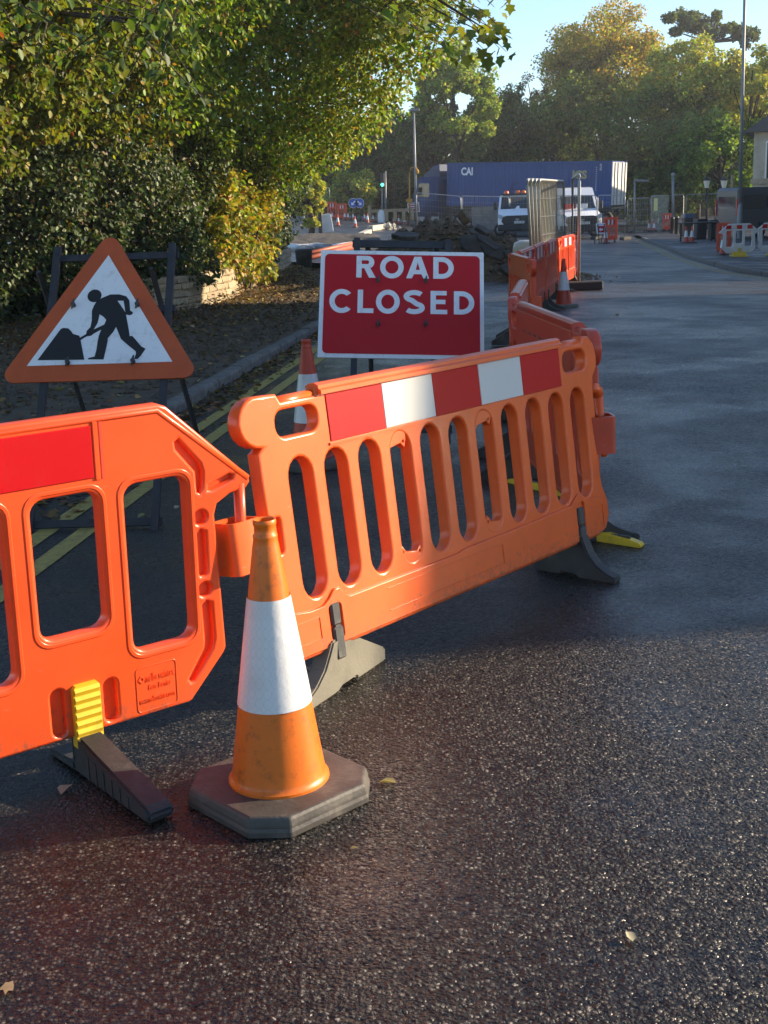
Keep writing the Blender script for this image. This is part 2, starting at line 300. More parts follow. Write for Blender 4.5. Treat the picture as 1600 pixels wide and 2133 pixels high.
def sheet(name, ys, fl, fr, nx, zo, mat, parent=None, kind='structure'):
    vs = []; fs = []
    for y in ys:
        a, b = fl(y), fr(y)
        for i in range(nx + 1):
            x = a + (b - a) * i / nx; vs.append((x, y, float(gz(x, y)) + zo))
    w = nx + 1
    for j in range(len(ys) - 1):
        for i in range(nx): fs.append((j * w + i, j * w + i + 1, (j + 1) * w + i + 1, (j + 1) * w + i))
    me = bpy.data.meshes.new(name); me.from_pydata(vs, [], fs); me.update()
    o = link(name, me, mat, parent, smooth_=True)
    if kind and parent is None: o['kind'] = kind
    return o
ysb = [-30, -10, 0] + list(np.linspace(3, 60, 40)) + [70, 80, 95, 120, 160, 260, 500, 1500]
sheet('ground', ysb, lambda y: -40 - y * 1.0, lambda y: 45 + y * 1.0, 60, -.20, m_grass)
ysr = list(np.linspace(-12, 62, 100)) + list(np.linspace(64, 118, 20))
def road_l(y):
    return xl(y) - (0 if y < 30 else 30 * float(smooth(30, 60, y)))
def road_r(y): return xr(y) if y < 66 else xr(y) + 18 * float(smooth(66, 80, y))
sheet('road', ysr, road_l, road_r, 30, 0.0, m_road)
sheet('pavement', list(np.linspace(-12, 66, 90)), lambda y: xr(y) + .13, lambda y: xr(y) + 22, 24, .10, m_pave)
sheet('verge', list(np.linspace(-12, 31, 90)), lambda y: xl(y) - 14, lambda y: xl(y) - .13, 40, .075, m_soil)
# kerb stones, one by one
def kerb_run(name, fx, y0, y1, step, h, w, side):
    root = empty(name); root['kind'] = 'structure'; y = y0; meshes = []
    for k in range(4):
        mb = MB(); L = 1.0; r = .022 + .006 * random.random()
        mb.prism([(0, -.25), (0, h - r), (.3 * r, h - .3 * r), (r, h), (w, h), (w, -.25)] if side > 0 else [(0, -.25), (0, h), (w - r, h), (w - .3 * r, h - .3 * r), (w, h - r), (w, -.25)], 0.012, .982, 'y')
        me = mb.mesh('kerb_stone'); me.materials.append(m_kerb); meshes.append(me)
    while y < y1:
        p = Vector((fx(y), y, float(gz(fx(y), y)))); y2 = y + step; q = Vector((fx(y2), y2, float(gz(fx(y2), y2)))); d = q - p
        o = bpy.data.objects.new('kerb_stone', random.choice(meshes)); COL.objects.link(o); o.parent = root
        o.location = p + Vector((random.uniform(-.008, .008), 0, random.uniform(-.011, .008))); o.rotation_euler = (math.asin(d.z / d.length), 0, atan2(d.y, d.x) - pi / 2 + random.uniform(-.012, .012)); o.scale = (1, d.length, 1)
        y = y2
kerb_run('verge_kerb', lambda y: xl(y) - .12, 3.5, 24.5, .915, .085, .12, -1)
kerb_run('pavement_kerb', lambda y: xr(y), 14, 58, .915, .115, .13, 1)
# double yellow lines: strips lying 4 mm above the road
def strip(name, fx, w, y0, y1, mat, zo=.004, n=120):
    o = sheet(name, list(np.linspace(y0, y1, n)), lambda y: fx(y), lambda y: fx(y) + w, 1, zo, mat); return o
strip('yellow_line', lambda y: xl(y) + .29, .10, 1, 22.5, m_yline)
strip('yellow_line', lambda y: xl(y) + .49, .10, 1, 22.5, m_yline)
strip('yellow_line', lambda y: xr(y) - .28, .07, 18, 56, m_yline)
strip('yellow_line', lambda y: xr(y) - .45, .07, 18, 56, m_yline)
for i, (a, b) in enumerate((((1295, 530), (1335, 529)), ((1290, 535), (1333, 536)))):
    p, q = G(*a), G(*b); mb = MB(); d = (q - p); n_ = Vector((-d.y, d.x, 0)).normalized() * .06
    mb.add([p - n_ + Vector((0, 0, .006)), q - n_ + Vector((0, 0, .006)), q + n_ + Vector((0, 0, .006)), p + n_ + Vector((0, 0, .006))], [(0, 1, 2, 3)])
    o = mb.build('road_marking', m_wline); o['kind'] = 'structure'
sA, sB = G(1298, 698), G(1432, 868)
def seam_x(y): return sA.x + (sB.x - sA.x) * (y - sA.y) / (sB.y - sA.y)
None and strip('road_seam', lambda y: seam_x(y) + .02 * sin(y * 1.7), .022, sB.y - 1.0, 24, M('seam_tar', (.008, .008, .009), .75), .003, 90)
# ------------------------------------------------------------------ houses along the right side, out of frame, that shade the street
m_stone = M('house_stone', (.36, .30, .21), .85, var=.3, vscale=3, bump=.6, bscale=12, bdist=.02)
m_slate = M('roof_slate', (.06, .06, .065), .6, var=.3, vscale=6)
m_glassd = M('window_glass', (.02, .025, .03), .08, spec=.8)
m_wframe = M('window_frame_white', (.7, .7, .68), .5)
def house(name, x0, x1, y0, y1, h, label, rh=2.2):
    r = empty(name, (x0, y0, float(gz(x0, y0))), 0, label, 'house', 'houses along the right pavement'); dx, dy = x1 - x0, y1 - y0
    MB().box(0, 0, -.5, dx, dy, h).build('wall', m_stone, r)
    rf = MB().prism([(-.3, h), (dx / 2, h + rh), (dx + .3, h)], -.2, dy + .2, 'y').build('roof', m_slate, r)
    MB().box(dx * .5 - .4, dy * .8, h + 1.2, dx * .5 + .4, dy * .8 + .8, h + rh + 1.0).build('chimney', m_stone, rf)
    n = max(1, int(dy // 3))
    for i in range(n):
        yc = (i + .5) * dy / n
        for zz in (1.0, 3.6):
            w = MB().box(-.04, yc - .5, zz, .02, yc + .5, zz + 1.3).build('window', m_wframe, r)
            MB().box(-.05, yc - .42, zz + .08, -.035, yc + .42, zz + 1.22).build('pane', m_glassd, w)
house('stone_house', 11.0, 18, 8.1, 22.8, 5.9, 'long stone terrace house close beside the right pavement')
house('stone_house', 12.6, 19, 28.9, 39.5, 6.2, 'stone house set back beyond the gap on the right', 2.0)
house('stone_house', 18.2, 26, 40.5, 56.5, 6.5, 'stone house farthest back along the right pavement', 2.0)
# ------------------------------------------------------------------ low stone wall under the hedge
WP = [Vector((-7.2, 12.0, 0)), G(0, 700), G(394, 655), G(480, 634), G(560, 592)]
WP.append(WP[-1] + (WP[-1] - WP[-2]).normalized() * 5.0)
WL = np.concatenate([[0], np.cumsum([(WP[i + 1] - WP[i]).length for i in range(len(WP) - 1)])])
def wpt(s):
    i = int(np.clip(np.searchsorted(WL, s) - 1, 0, len(WP) - 2)); t = (s - WL[i]) / (WL[i + 1] - WL[i]); p = WP[i].lerp(WP[i + 1], t)
    d = (WP[i + 1] - WP[i]); d.z = 0; d.normalize(); return Vector((p.x, p.y, float(gz(p.x, p.y)) + .075)), d
m_ws = [M('wall_stone_%d' % i, c, .85, var=.3, vscale=9, bump=.8, bscale=25, bdist=.012, dirt=(.08, .075, .045), dscale=6, damt=.6) for i, c in enumerate(((.36, .28, .17), (.30, .24, .155), (.40, .33, .21)))]
wall = empty('stone_wall', WP[3], 0, 'low coursed honey stone wall under the hedge along the verge', 'wall')
def rough_block(lx, ly, lz, j=.012, seed=0):
    rd = random.Random(seed); mb = MB(); b = min(lx, ly, lz) * .16; mb.bbox(0, 0, 0, lx, ly, lz, b)
    mb.v = [(x + rd.uniform(-j, j), y + rd.uniform(-j, j), z + rd.uniform(-j, j)) for x, y, z in mb.v]; return mb.mesh('stone')
sm = [rough_block(1, .22, .105, .01, i) for i in range(6)]
for i, me in enumerate(sm): me.materials.append(m_ws[i % 3])
base = Vector(wall.location); cnt = 0
for c in range(5):
    s = WL[2] - 1.6 + random.uniform(0, .3)
    while s < WL[-1] - .2:
        L = random.uniform(.2, .42) * (1.25 if c == 0 else 1)
        p, d = wpt(s)
        if cnt < 295:
            o = bpy.data.objects.new('stone', random.choice(sm)); COL.objects.link(o); o.parent = wall
            o.location = p - base + Vector((0, 0, -.03 + c * .107)); o.rotation_euler = (0, 0, atan2(d.y, d.x) + random.uniform(-.02, .02)); o.scale = (L * .97, 1, .95); cnt += 1
        s += L
mb = MB()
for i in range(2, len(WP) - 1):
    a, d = wpt(WL[i] + .01); b, d2 = wpt(WL[i + 1] - .01); n_ = Vector((-d.y, d.x, 0)); q = [a - base + n_ * .03, b - base + n_ * .03, b - base + n_ * .3, a - base + n_ * .3]
    mb.add([v + Vector((0, 0, -.2)) for v in q] + [v + Vector((0, 0, .50)) for v in q], [(3, 2, 1, 0), (4, 5, 6, 7), (0, 1, 5, 4), (2, 3, 7, 6), (1, 2, 6, 5), (3, 0, 4, 7)])
mb.build('mortar_core', M('mortar', (.2, .165, .11), .95, var=.3, vscale=20, bump=.6, bscale=40), wall)
# ------------------------------------------------------------------ hedge
m_laurel = leaf_mat('laurel_leaf', .48, .25, .35); m_leaf = leaf_mat('soft_leaf', .5, .34, .3); m_dry = leaf_mat('fallen_leaf', .7, .2, .2); m_far = leaf_mat('far_leaf', .6, .38, .2)
m_bark = M('bark', (.055, .042, .03), .9, var=.4, vscale=10, bump=1, bscale=30, bdist=.02)
hedge = empty('hedge', wpt(WL[2])[0], 0, 'tall dark evergreen hedge growing over the low stone wall', 'hedge'); hb = np.array(hedge.location)
n = 52000; s = rng.uniform(WL[0], WL[-1] + .3, n); u = rng.random(n)
pts = [wpt(min(x, WL[-1] - .001)) for x in s]; P = np.array([p for p, d in pts]); Dd = np.array([d for p, d in pts]); Nrm = np.stack([Dd[:, 1], -Dd[:, 0], np.zeros(n)], 1)
ztop = 2.5 + .35 * np.sin(s * 1.3) ; z0_ = np.where(s < WL[2] - .4, .0, .32); zz = z0_ + (ztop - z0_) * rng.random(n)
lump = .16 * np.sin(s * 2.9 + zz * 2.1) + .13 * np.sin(s * 5.3 - zz * 3.7 + 1) + .22 * np.sin(s * .9 + zz * 1.1) + .18 * (zz - 1)
dep = lump - .03 - .75 * rng.random(n) ** 2.2 - .03
C = P + Nrm * dep[:, None]; C[:, 2] += zz
D = unit(Nrm * .55 + rng.normal(size=(n, 3)) * .6 + np.array([0, 0, -.55])); Nn = unit(Nrm * .8 + rng.normal(size=(n, 3)) * .5 + np.array([0, 0, .5]))
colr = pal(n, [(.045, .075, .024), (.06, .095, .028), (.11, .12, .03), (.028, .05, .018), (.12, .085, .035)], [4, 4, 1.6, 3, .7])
o = link('foliage', leaf_mesh('foliage', C - hb, D, Nn, rng.uniform(.05, .09, n), colr, OVAL), m_laurel, hedge); o['kind'] = 'stuff'
for k in range(26):
    mb = MB(); p, d = wpt(random.uniform(WL[0], WL[-1])); q = p - Vector(hb) + Vector((-d.y, d.x, 0)) * random.uniform(.3, .8)
    mb.tube([q, q + Vector((random.uniform(-.2, .2), random.uniform(-.2, .2), 1.2)), q + Vector((random.uniform(-.4, .4), random.uniform(-.4, .4), 2.5))], [.03, .022, .01], 6); mb.build('stem', m_bark, hedge)
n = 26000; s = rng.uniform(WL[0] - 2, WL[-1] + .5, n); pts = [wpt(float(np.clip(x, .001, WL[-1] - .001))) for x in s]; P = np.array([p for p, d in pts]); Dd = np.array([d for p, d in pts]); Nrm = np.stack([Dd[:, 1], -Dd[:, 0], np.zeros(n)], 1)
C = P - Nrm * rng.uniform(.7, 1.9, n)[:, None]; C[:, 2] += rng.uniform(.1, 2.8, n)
o = link('dark_backing_foliage', leaf_mesh('dark_backing_foliage', C - hb, unit(rng.normal(size=(n, 3))), unit(Nrm + rng.normal(size=(n, 3)) * .3), rng.uniform(.14, .24, n), pal(n, [(.015, .028, .012)], [1]), OVAL), m_laurel, hedge); o['kind'] = 'stuff'  # coarse backing leaves; shade inside the hedge is put into their colour
# yellow hazel bush in the sun gap
def bush(name, cs, rs, per, cols, w, size, label, cat, mat=None, group=None, tpl=OVAL, stems=5, shell=.4):
    cs = np.array(cs); rs = np.array(rs); c0 = cs.mean(0); g = float(gz(c0[0], c0[1])); root = empty(name, (c0[0], c0[1], g), 0, label, cat, group); b0 = np.array([c0[0], c0[1], g])
    C, D, Nn = clump_leaves(cs, rs, per, shell)
    o = link('foliage', leaf_mesh('foliage', C - b0, D, Nn, rng.uniform(size * .75, size * 1.25, len(C)), pal(len(C), cols, w), tpl), mat or m_leaf, root); o['kind'] = 'stuff'
    for k in range(stems):
        t = cs[rng.integers(len(cs))] - b0; mb = MB(); mb.tube([(rng.uniform(-.15, .15), rng.uniform(-.15, .15), 0), Vector(t) * .5 + Vector((0, 0, .1)), t], [.025, .018, .006], 6); mb.build('stem', m_bark, root)
    return root
cs = []; rs = []
for py in range(365, 560, 24):
    for px in range(462, 572, 24):
        if rng.random() < .9: cs.append(PY(px + rng.uniform(-9, 9), py + rng.uniform(-9, 9), 20.9 + (px - 462) / 110 * 3.4 + rng.uniform(-.35, .5))); rs.append(rng.uniform(.18, .30))
bush('hazel_bush', cs, rs, 120, [(.30, .28, .045), (.22, .26, .04), (.40, .30, .05), (.14, .19, .035), (.36, .20, .04)], [4, 3, 2.5, 2, 1], .09, 'sunlit yellow green hazel bush growing out above the low stone wall', 'bush')
# ------------------------------------------------------------------ overhanging trees on the left
EDGE_Y = [-80, 0, 60, 110, 200, 290, 340, 365, 380, 420]; EDGE_X = [985, 965, 950, 905, 850, 785, 725, 640, 600, 560]
def edge(py): return float(np.interp(py, EDGE_Y, EDGE_X))
def ydep(px, py): return 16.2 + min(px, 640) / 640 * 8.5 - 4.6 * min(1.15, max(0, 390 - py) / 390)
groups = [[], [], [], []]
for lay in range(5):
    st = (40, 50, 60, 70, 70)[lay]
    for py in np.arange(-90, 400, st):
        for px in np.arange(-90, 1000, st):
            x = px + rng.uniform(-.5, .5) * st; y = py + rng.uniform(-.5, .5) * st
            if x > edge(y) - 14 - 18 * lay: continue
            if y > 300 and x < 380 and lay == 0 and rng.random() < .6: continue
            Yd = ydep(x, y) + lay * .95 + rng.uniform(-.5, .5)
            p = PY(x, y, Yd); gi = 0 if x < 330 else (1 if x < 640 else 2); r = (.30 if lay == 0 else .36) * Yd / 17 * rng.uniform(.75, 1.25)
            groups[gi].append((np.array(p), r, lay))
names = [('overhanging_tree', 'nearest broadleaf tree overhanging the verge at the far left'), ('overhanging_tree', 'middle broadleaf tree overhanging the wall and yellow bush'), ('overhanging_tree', 'overhanging broadleaf tree reaching farthest over the road from the left')]
trunks = [PY(60, 600, 19.5), PY(400, 560, 24.0), PY(560, 520, 29.0)]
for gi in range(3):
    g = groups[gi]; tp = trunks[gi]; base0 = Vector((tp.x - .8, tp.y, float(gz(tp.x, tp.y)))); root = empty(names[gi][0], base0, 0, names[gi][1], 'tree', 'trees overhanging from behind the wall'); b0 = np.array(base0)
    cs = np.array([a[0] for a in g]); rs = np.array([a[1] for a in g]); C, D, Nn = clump_leaves(cs, rs, 130, .25, .6); nC = len(C)
    if gi == 0: c = pal(nC, [(0.145, 0.180, 0.027), (0.102, 0.137, 0.024), (0.204, 0.209, 0.032), (0.306, 0.216, 0.038), (0.221, 0.094, 0.034)], [5, 4, 3, .6, .25])
    elif gi == 1: c = pal(nC, [(0.156, 0.238, 0.030), (0.113, 0.181, 0.026), (0.228, 0.294, 0.037), (0.373, 0.304, 0.047), (0.290, 0.143, 0.042)], [4, 4, 3, .7, .25])
    else: c = pal(nC, [(0.187, 0.256, 0.034), (0.135, 0.199, 0.028), (0.281, 0.323, 0.042), (0.394, 0.323, 0.052), (0.332, 0.161, 0.047)], [4, 4, 3, 1.0, .3])
    sz = rng.uniform(.058, .095, nC)
    cr = link('crown', leaf_mesh('crown', C - b0, D, Nn, sz, c, OVAL), m_leaf, root); cr['kind'] = 'stuff'
    top = Vector((cs[:, 0].mean(), cs[:, 1].mean() + 1.5, cs[:, 2].mean())) - base0
    mb = MB(); mb.tube([(0, 0, -.2), (.05, .02, 1.1), (top.x * .25, top.y * .25, 2.2), (top.x * .6, top.y * .6, 3.6), (top.x, top.y, 5.6)], [.20, .17, .14, .11, .06], 10); mb.build('trunk', m_bark, root, sm=True)
    mb = MB(); sel = rng.choice(len(cs), min(26, len(cs)), replace=False)
    for k in sel:
        e = Vector(cs[k] - b0); t = random.uniform(.35, .8); a = Vector((top.x * t * .8, top.y * t * .8, 1.6 + 2.6 * t)); m_ = a.lerp(e, .5) + Vector((random.uniform(-.2, .2), random.uniform(-.2, .2), random.uniform(.1, .4)))
        mb.tube([a, m_, e], [.045, .028, .008], 6)
    mb.build('branch', m_bark, root, sm=True)
    if gi == 0:     # the nearest leaves, one by one
        lm = []
        for k in range(6):
            cc = pal(1, [(.10, .16, .03), (.07, .12, .025), (.22, .22, .04), (.30, .22, .04), (.04, .07, .02)], [4, 4, 2, 1, 2], .15); me = leaf_mesh('leaf', np.zeros((1, 3)), np.array([[1., 0, 0]]), np.array([[0, 0, 1.]]), np.array([1.0]), cc, OVAL); me.materials.append(m_leaf); lm.append(me)
        twig = MB()
        for k in range(30):
            px = random.uniform(-20, 420) if k < 22 else random.uniform(300, 420); py = random.uniform(-30, 130) + (40 if k % 5 == 0 else 0); Y = random.uniform(8.2, 10.4); p = PY(px, py, Y)
            dv = Vector((random.uniform(-.6, .6), random.uniform(-.3, .3), random.uniform(-.6, -.1))).normalized()
            twig.tube([p - dv * .35 - base0, p - base0, p + dv * .25 - base0], [.006, .004, .002], 5)
            for j in range(9):
                o = bpy.data.objects.new('leaf', random.choice(lm)); COL.objects.link(o); o.parent = root
                o.location = p + dv * random.uniform(-.35, .27) - base0 + Vector([random.uniform(-.05, .05) for _ in range(3)])
                o.rotation_euler = (random.uniform(-.9, .9), random.uniform(.1, 1.3), random.uniform(0, 6.28)); sc = random.uniform(.06, .095); o.scale = (sc, sc, sc)
        for k in range(9):   # limbs that carry them
            a = Vector((top.x * .5, top.y * .5, 3.4)); e = PY(random.uniform(0, 420), random.uniform(-40, 60), 9.4) - base0; twig.tube([a, a.lerp(e, .5) + Vector((0, 0, .45)), e], [.04, .02, .006], 6)
        twig.build('twig', m_bark, root)
# maple branch reaching in at the top
mroot = empty('maple_branch', PY(880, -60, 10.6), 0, 'branch of broad lobed maple leaves hanging against the sky', 'branch'); mb0 = Vector(mroot.location)
lm = []
for k in range(6):
    cc = pal(1, [(.20, .26, .04), (.15, .20, .035), (.32, .31, .05), (.09, .13, .03)], [4, 3, 1.5, 2], .12); me = leaf_mesh('leaf', np.zeros((1, 3)), np.array([[1., 0, 0]]), np.array([[0, 0, 1.]]), np.array([1.0]), cc, MAPLE); me.materials.append(m_leaf); lm.append(me)
tw = MB()
spots = [(1045, 62), (1050, 85), (1035, 50), (1020, 90), (1005, 70), (1000, 40), (985, 95), (1010, 105), (1055, 108), (960, 60), (970, 100), (950, 85), (985, 20), (1030, 15), (940, 40), (930, 75), (1040, 100), (960, 20), (920, 20), (905, 55), (1000, 5), (900, 90), (1022, 60), (975, 70), (890, 30), (945, 105), (1050, 0), (925, 100), (870, 60), (850, 30), (840, 70), (820, 20), (800, 50)]
for (px, py) in spots:
    p = PY(px, py, random.uniform(10.2, 11.2)); a = PY(px - 70, py - 50, 10.7); tw.tube([a - mb0, a.lerp(p, .6) + Vector((0, 0, .03)) - mb0, p - mb0], [.005, .0035, .002], 5)
    for j in range(3):
        o = bpy.data.objects.new('leaf', random.choice(lm)); COL.objects.link(o); o.parent = mroot; o.location = p - mb0 + Vector([random.uniform(-.07, .07) for _ in range(3)])
        o.rotation_euler = (random.uniform(-.7, .7), random.uniform(.3, 1.5), random.uniform(0, 6.28)); sc = random.uniform(.07, .12); o.scale = (sc, sc, sc)
tw.tube([PY(700, -140, 11) - mb0, PY(830, -60, 10.8) - mb0, PY(930, 10, 10.7) - mb0, PY(1010, 60, 10.6) - mb0], [.03, .02, .012, .004], 7)
tw.build('twig', m_bark, mroot)
# ------------------------------------------------------------------ fallen leaves
def fallen(name, pts, size, cols, w, label=None, par=None):
    n = len(pts); C = np.array(pts); D = rng.normal(size=(n, 3)); D[:, 2] *= .15; Nn = np.array([0, 0, 1.]) + rng.normal(size=(n, 3)) * .35
    o = link(name, leaf_mesh(name, C, unit(D), unit(Nn), rng.uniform(size * .6, size * 1.3, n), pal(n, cols, w), OVAL), m_dry, par); o['kind'] = 'stuff'
    if label: tag(o, label, 'leaves')
    return o
pts = []
while len(pts) < 7500:
    s = random.uniform(WL[1] - 4, WL[-1]); p, d = wpt(float(np.clip(s, .01, WL[-1] - .01))); off = abs(random.gauss(0, 1)) * (.45 if random.random() < .45 else 1.9); q = p + Vector((d.y, -d.x, 0)) * (.05 + off)
    if q.x < xl(q.y) - .15: pts.append((q.x, q.y, float(gz(q.x, q.y)) + .085 + (max(0, .35 - off) * .5 * random.random())))
for _ in range(2600):
    y = random.uniform(6, 22); x = xl(y) - .2 - random.random() ** .8 * 3.5; pts.append((x, y, float(gz(x, y)) + .083))
for _ in range(1300):
    y = random.uniform(5, 20); x = xl(y) + abs(random.gauss(0, .16)); pts.append((x, y, float(gz(x, y)) + .008))
fallen('fallen_leaves', pts, .06, [(.20, .115, .05), (.14, .09, .042), (.28, .19, .07), (.09, .07, .04), (.32, .27, .13)], [4, 4, 1.4, 3, .8], 'brown and yellow fallen leaves littering the verge by the wall')
# clods and pebbles on the verge
def clods(name, gen, n, r0, r1, mat, parent=None, label=None, cat=None):
    mb = MB(); oc = [(1, 0, 0), (0, 1, 0), (-1, 0, 0), (0, -1, 0), (0, 0, 1), (0, 0, -.6)]; of = [(0, 1, 4), (1, 2, 4), (2, 3, 4), (3, 0, 4), (1, 0, 5), (2, 1, 5), (3, 2, 5), (0, 3, 5)]
    for _ in range(n):
        p = gen(); r = r0 + (r1 - r0) * random.random() ** 3; a = random.uniform(0, 6.3)
        mb.add([(p[0] + (x * cos(a) - y * sin(a)) * r * random.uniform(.6, 1.3), p[1] + (x * sin(a) + y * cos(a)) * r * random.uniform(.6, 1.3), p[2] + z * r * random.uniform(.7, 1.1)) for x, y, z in oc], of)
    me = bpy.data.meshes.new(name); me.from_pydata(mb.v, [], mb.f); o = link(name, me, mat, parent); o['kind'] = 'stuff'
    if label: tag(o, label, cat)
    return o
def vg():
    y = random.uniform(5, 26); x = xl(y) - .16 - random.random() * 4; return (x, y, float(gz(x, y)) + .08)
clods('soil_clods', vg, 5000, .01, .055, m_soil, None, 'loose dark clods and pebbles on the bare verge', 'soil')
# ================================================================== FOREGROUND
def plastic(name, c, tl=.12, rough=.33): return M(name, c, rough, var=.16, vscale=3.5, bump=.12, bscale=220, bdist=.0006, spec=.5, coat=.15, rvar=.10, dirt=(c[0] * .55, c[1] * .6 + .01, c[2] * .7 + .01), dscale=7, damt=.5, mud=.8, tl=(c[0], c[1] * .55, c[2] * .4, tl))
m_org = plastic('orange_plastic', (.88, .125, .016)); m_gate = plastic('red_orange_plastic', (.90, .092, .018)); m_redb = plastic('faded_red_plastic', (.60, .075, .035)); m_red2 = plastic('red_plastic', (.72, .07, .022))
m_wpl = plastic('white_plastic', (.72, .72, .70), .05)
m_rubber = M('black_rubber', (.030, .030, .031), .62, var=.3, vscale=12, bump=.35, bscale=90, dirt=(.15, .135, .11), dscale=6, damt=.55)
m_rubgrey = M('grey_rubber', (.17, .16, .125), .78, var=.25, vscale=10, bump=.35, bscale=90, dirt=(.09, .085, .07), dscale=5, damt=.6)  # paler grey rubber, used for one near foot and a cone base
m_yel = M('yellow_plastic', (.72, .47, .02), .42, var=.12, vscale=14, dirt=(.25, .17, .03), dscale=12, damt=.5)
m_clip = M('clip_plastic', (.045, .046, .048), .5, var=.3, vscale=25, dirt=(.2, .19, .16), dscale=20, damt=.6)
def retro(name, c, streak, amt=.5, rough=.3):
    m = bpy.data.materials.new(name); m.use_nodes = True; nt = m.node_tree; b = nt.nodes['Principled BSDF']; L = nt.links.new
    tc = N(nt, 'ShaderNodeTexCoord'); mp = N(nt, 'ShaderNodeMapping'); mp.inputs['Scale'].default_value = (70, 70, 14); L(tc.outputs['Object'], mp.inputs[0])
    n = N(nt, 'ShaderNodeTexNoise'); n.inputs['Scale'].default_value = 1; n.inputs['Detail'].default_value = 6; n.inputs['Roughness'].default_value = .7; L(mp.outputs[0], n.inputs['Vector'])
    r = N(nt, 'ShaderNodeValToRGB'); r.color_ramp.elements[0].position = .48; r.color_ramp.elements[1].position = .80; r.color_ramp.elements[0].color = (*c, 1); r.color_ramp.elements[1].color = (*streak, 1); L(n.outputs['Fac'], r.inputs[0])
    n2 = N(nt, 'ShaderNodeTexNoise'); n2.inputs['Scale'].default_value = 6; n2.inputs['Detail'].default_value = 4; L(tc.outputs['Object'], n2.inputs['Vector'])
    mx = N(nt, 'ShaderNodeMix', data_type='RGBA'); mr = N(nt, 'ShaderNodeMapRange'); mr.inputs[1].default_value = .4; mr.inputs[2].default_value = .7; mr.inputs[3].default_value = 0; mr.inputs[4].default_value = amt; L(n2.outputs['Fac'], mr.inputs[0]); L(mr.outputs[0], mx.inputs[0]); mx.inputs[6].default_value = (*c, 1); L(r.outputs[0], mx.inputs[7]); L(mx.outputs[2], b.inputs['Base Color'])
    v = N(nt, 'ShaderNodeTexVoronoi'); v.inputs['Scale'].default_value = 160; L(tc.outputs['Object'], v.inputs['Vector']); rp = N(nt, 'ShaderNodeMapRange'); rp.inputs[1].default_value = .05; rp.inputs[2].default_value = .25; rp.inputs[3].default_value = 1; rp.inputs[4].default_value = 0; L(v.outputs['Distance'], rp.inputs[0])
    bm = N(nt, 'ShaderNodeBump'); bm.inputs['Strength'].default_value = .25; bm.inputs['Distance'].default_value = .001; L(rp.outputs[0], bm.inputs['Height']); L(bm.outputs[0], b.inputs['Normal'])
    b.inputs['Roughness'].default_value = rough + .15; b.inputs['Specular IOR Level'].default_value = .18; b.inputs['Coat Weight'].default_value = .03; b.inputs['Coat Roughness'].default_value = .12; MATS[name] = m; return m
m_rred = retro('reflective_red', (.50, .004, .008), (.62, .07, .055), .30); m_rwhite = retro('reflective_white', (.60, .60, .57), (.50, .49, .42), .5)
def stadium(cx, v0, v1, w, n=8):
    r = w / 2; ry = r * 1.15
    return [(cx + r * cos(pi * k / n), v1 - ry + ry * sin(pi * k / n)) for k in range(n + 1)] + [(cx - r * cos(pi * k / n), v0 + ry - ry * sin(pi * k / n)) for k in range(n + 1)]
def foot_mesh(front=.25, rear=.26, h=.175, w=.06):
    pf = [(-front, 0), (-front, .022), (-front * .80, .034), (-front * .55, .062), (-front * .36, .10), (-front * .24, .145), (-front * .17, h), (.045, h), (.06, h - .012), (rear, .045), (rear, .0), (rear * .35, 0), (rear * .30, .012), (0, .012), (-front * .1, 0)]
    mb = MB(); mb.prism(pf, -w / 2, w / 2, 'x'); return mb.mesh('foot')     # y = along, z up; front is -y
def bevel(me, w, seg=2):
    bm = bmesh.new(); bm.from_mesh(me); bmesh.ops.bevel(bm, geom=list(bm.edges), offset=w, segments=seg, affect='EDGES', clamp_overlap=True); bm.to_mesh(me); bm.free(); me.update(); return me
FOOT = bevel(foot_mesh(), .006); FOOTG = FOOT.copy()
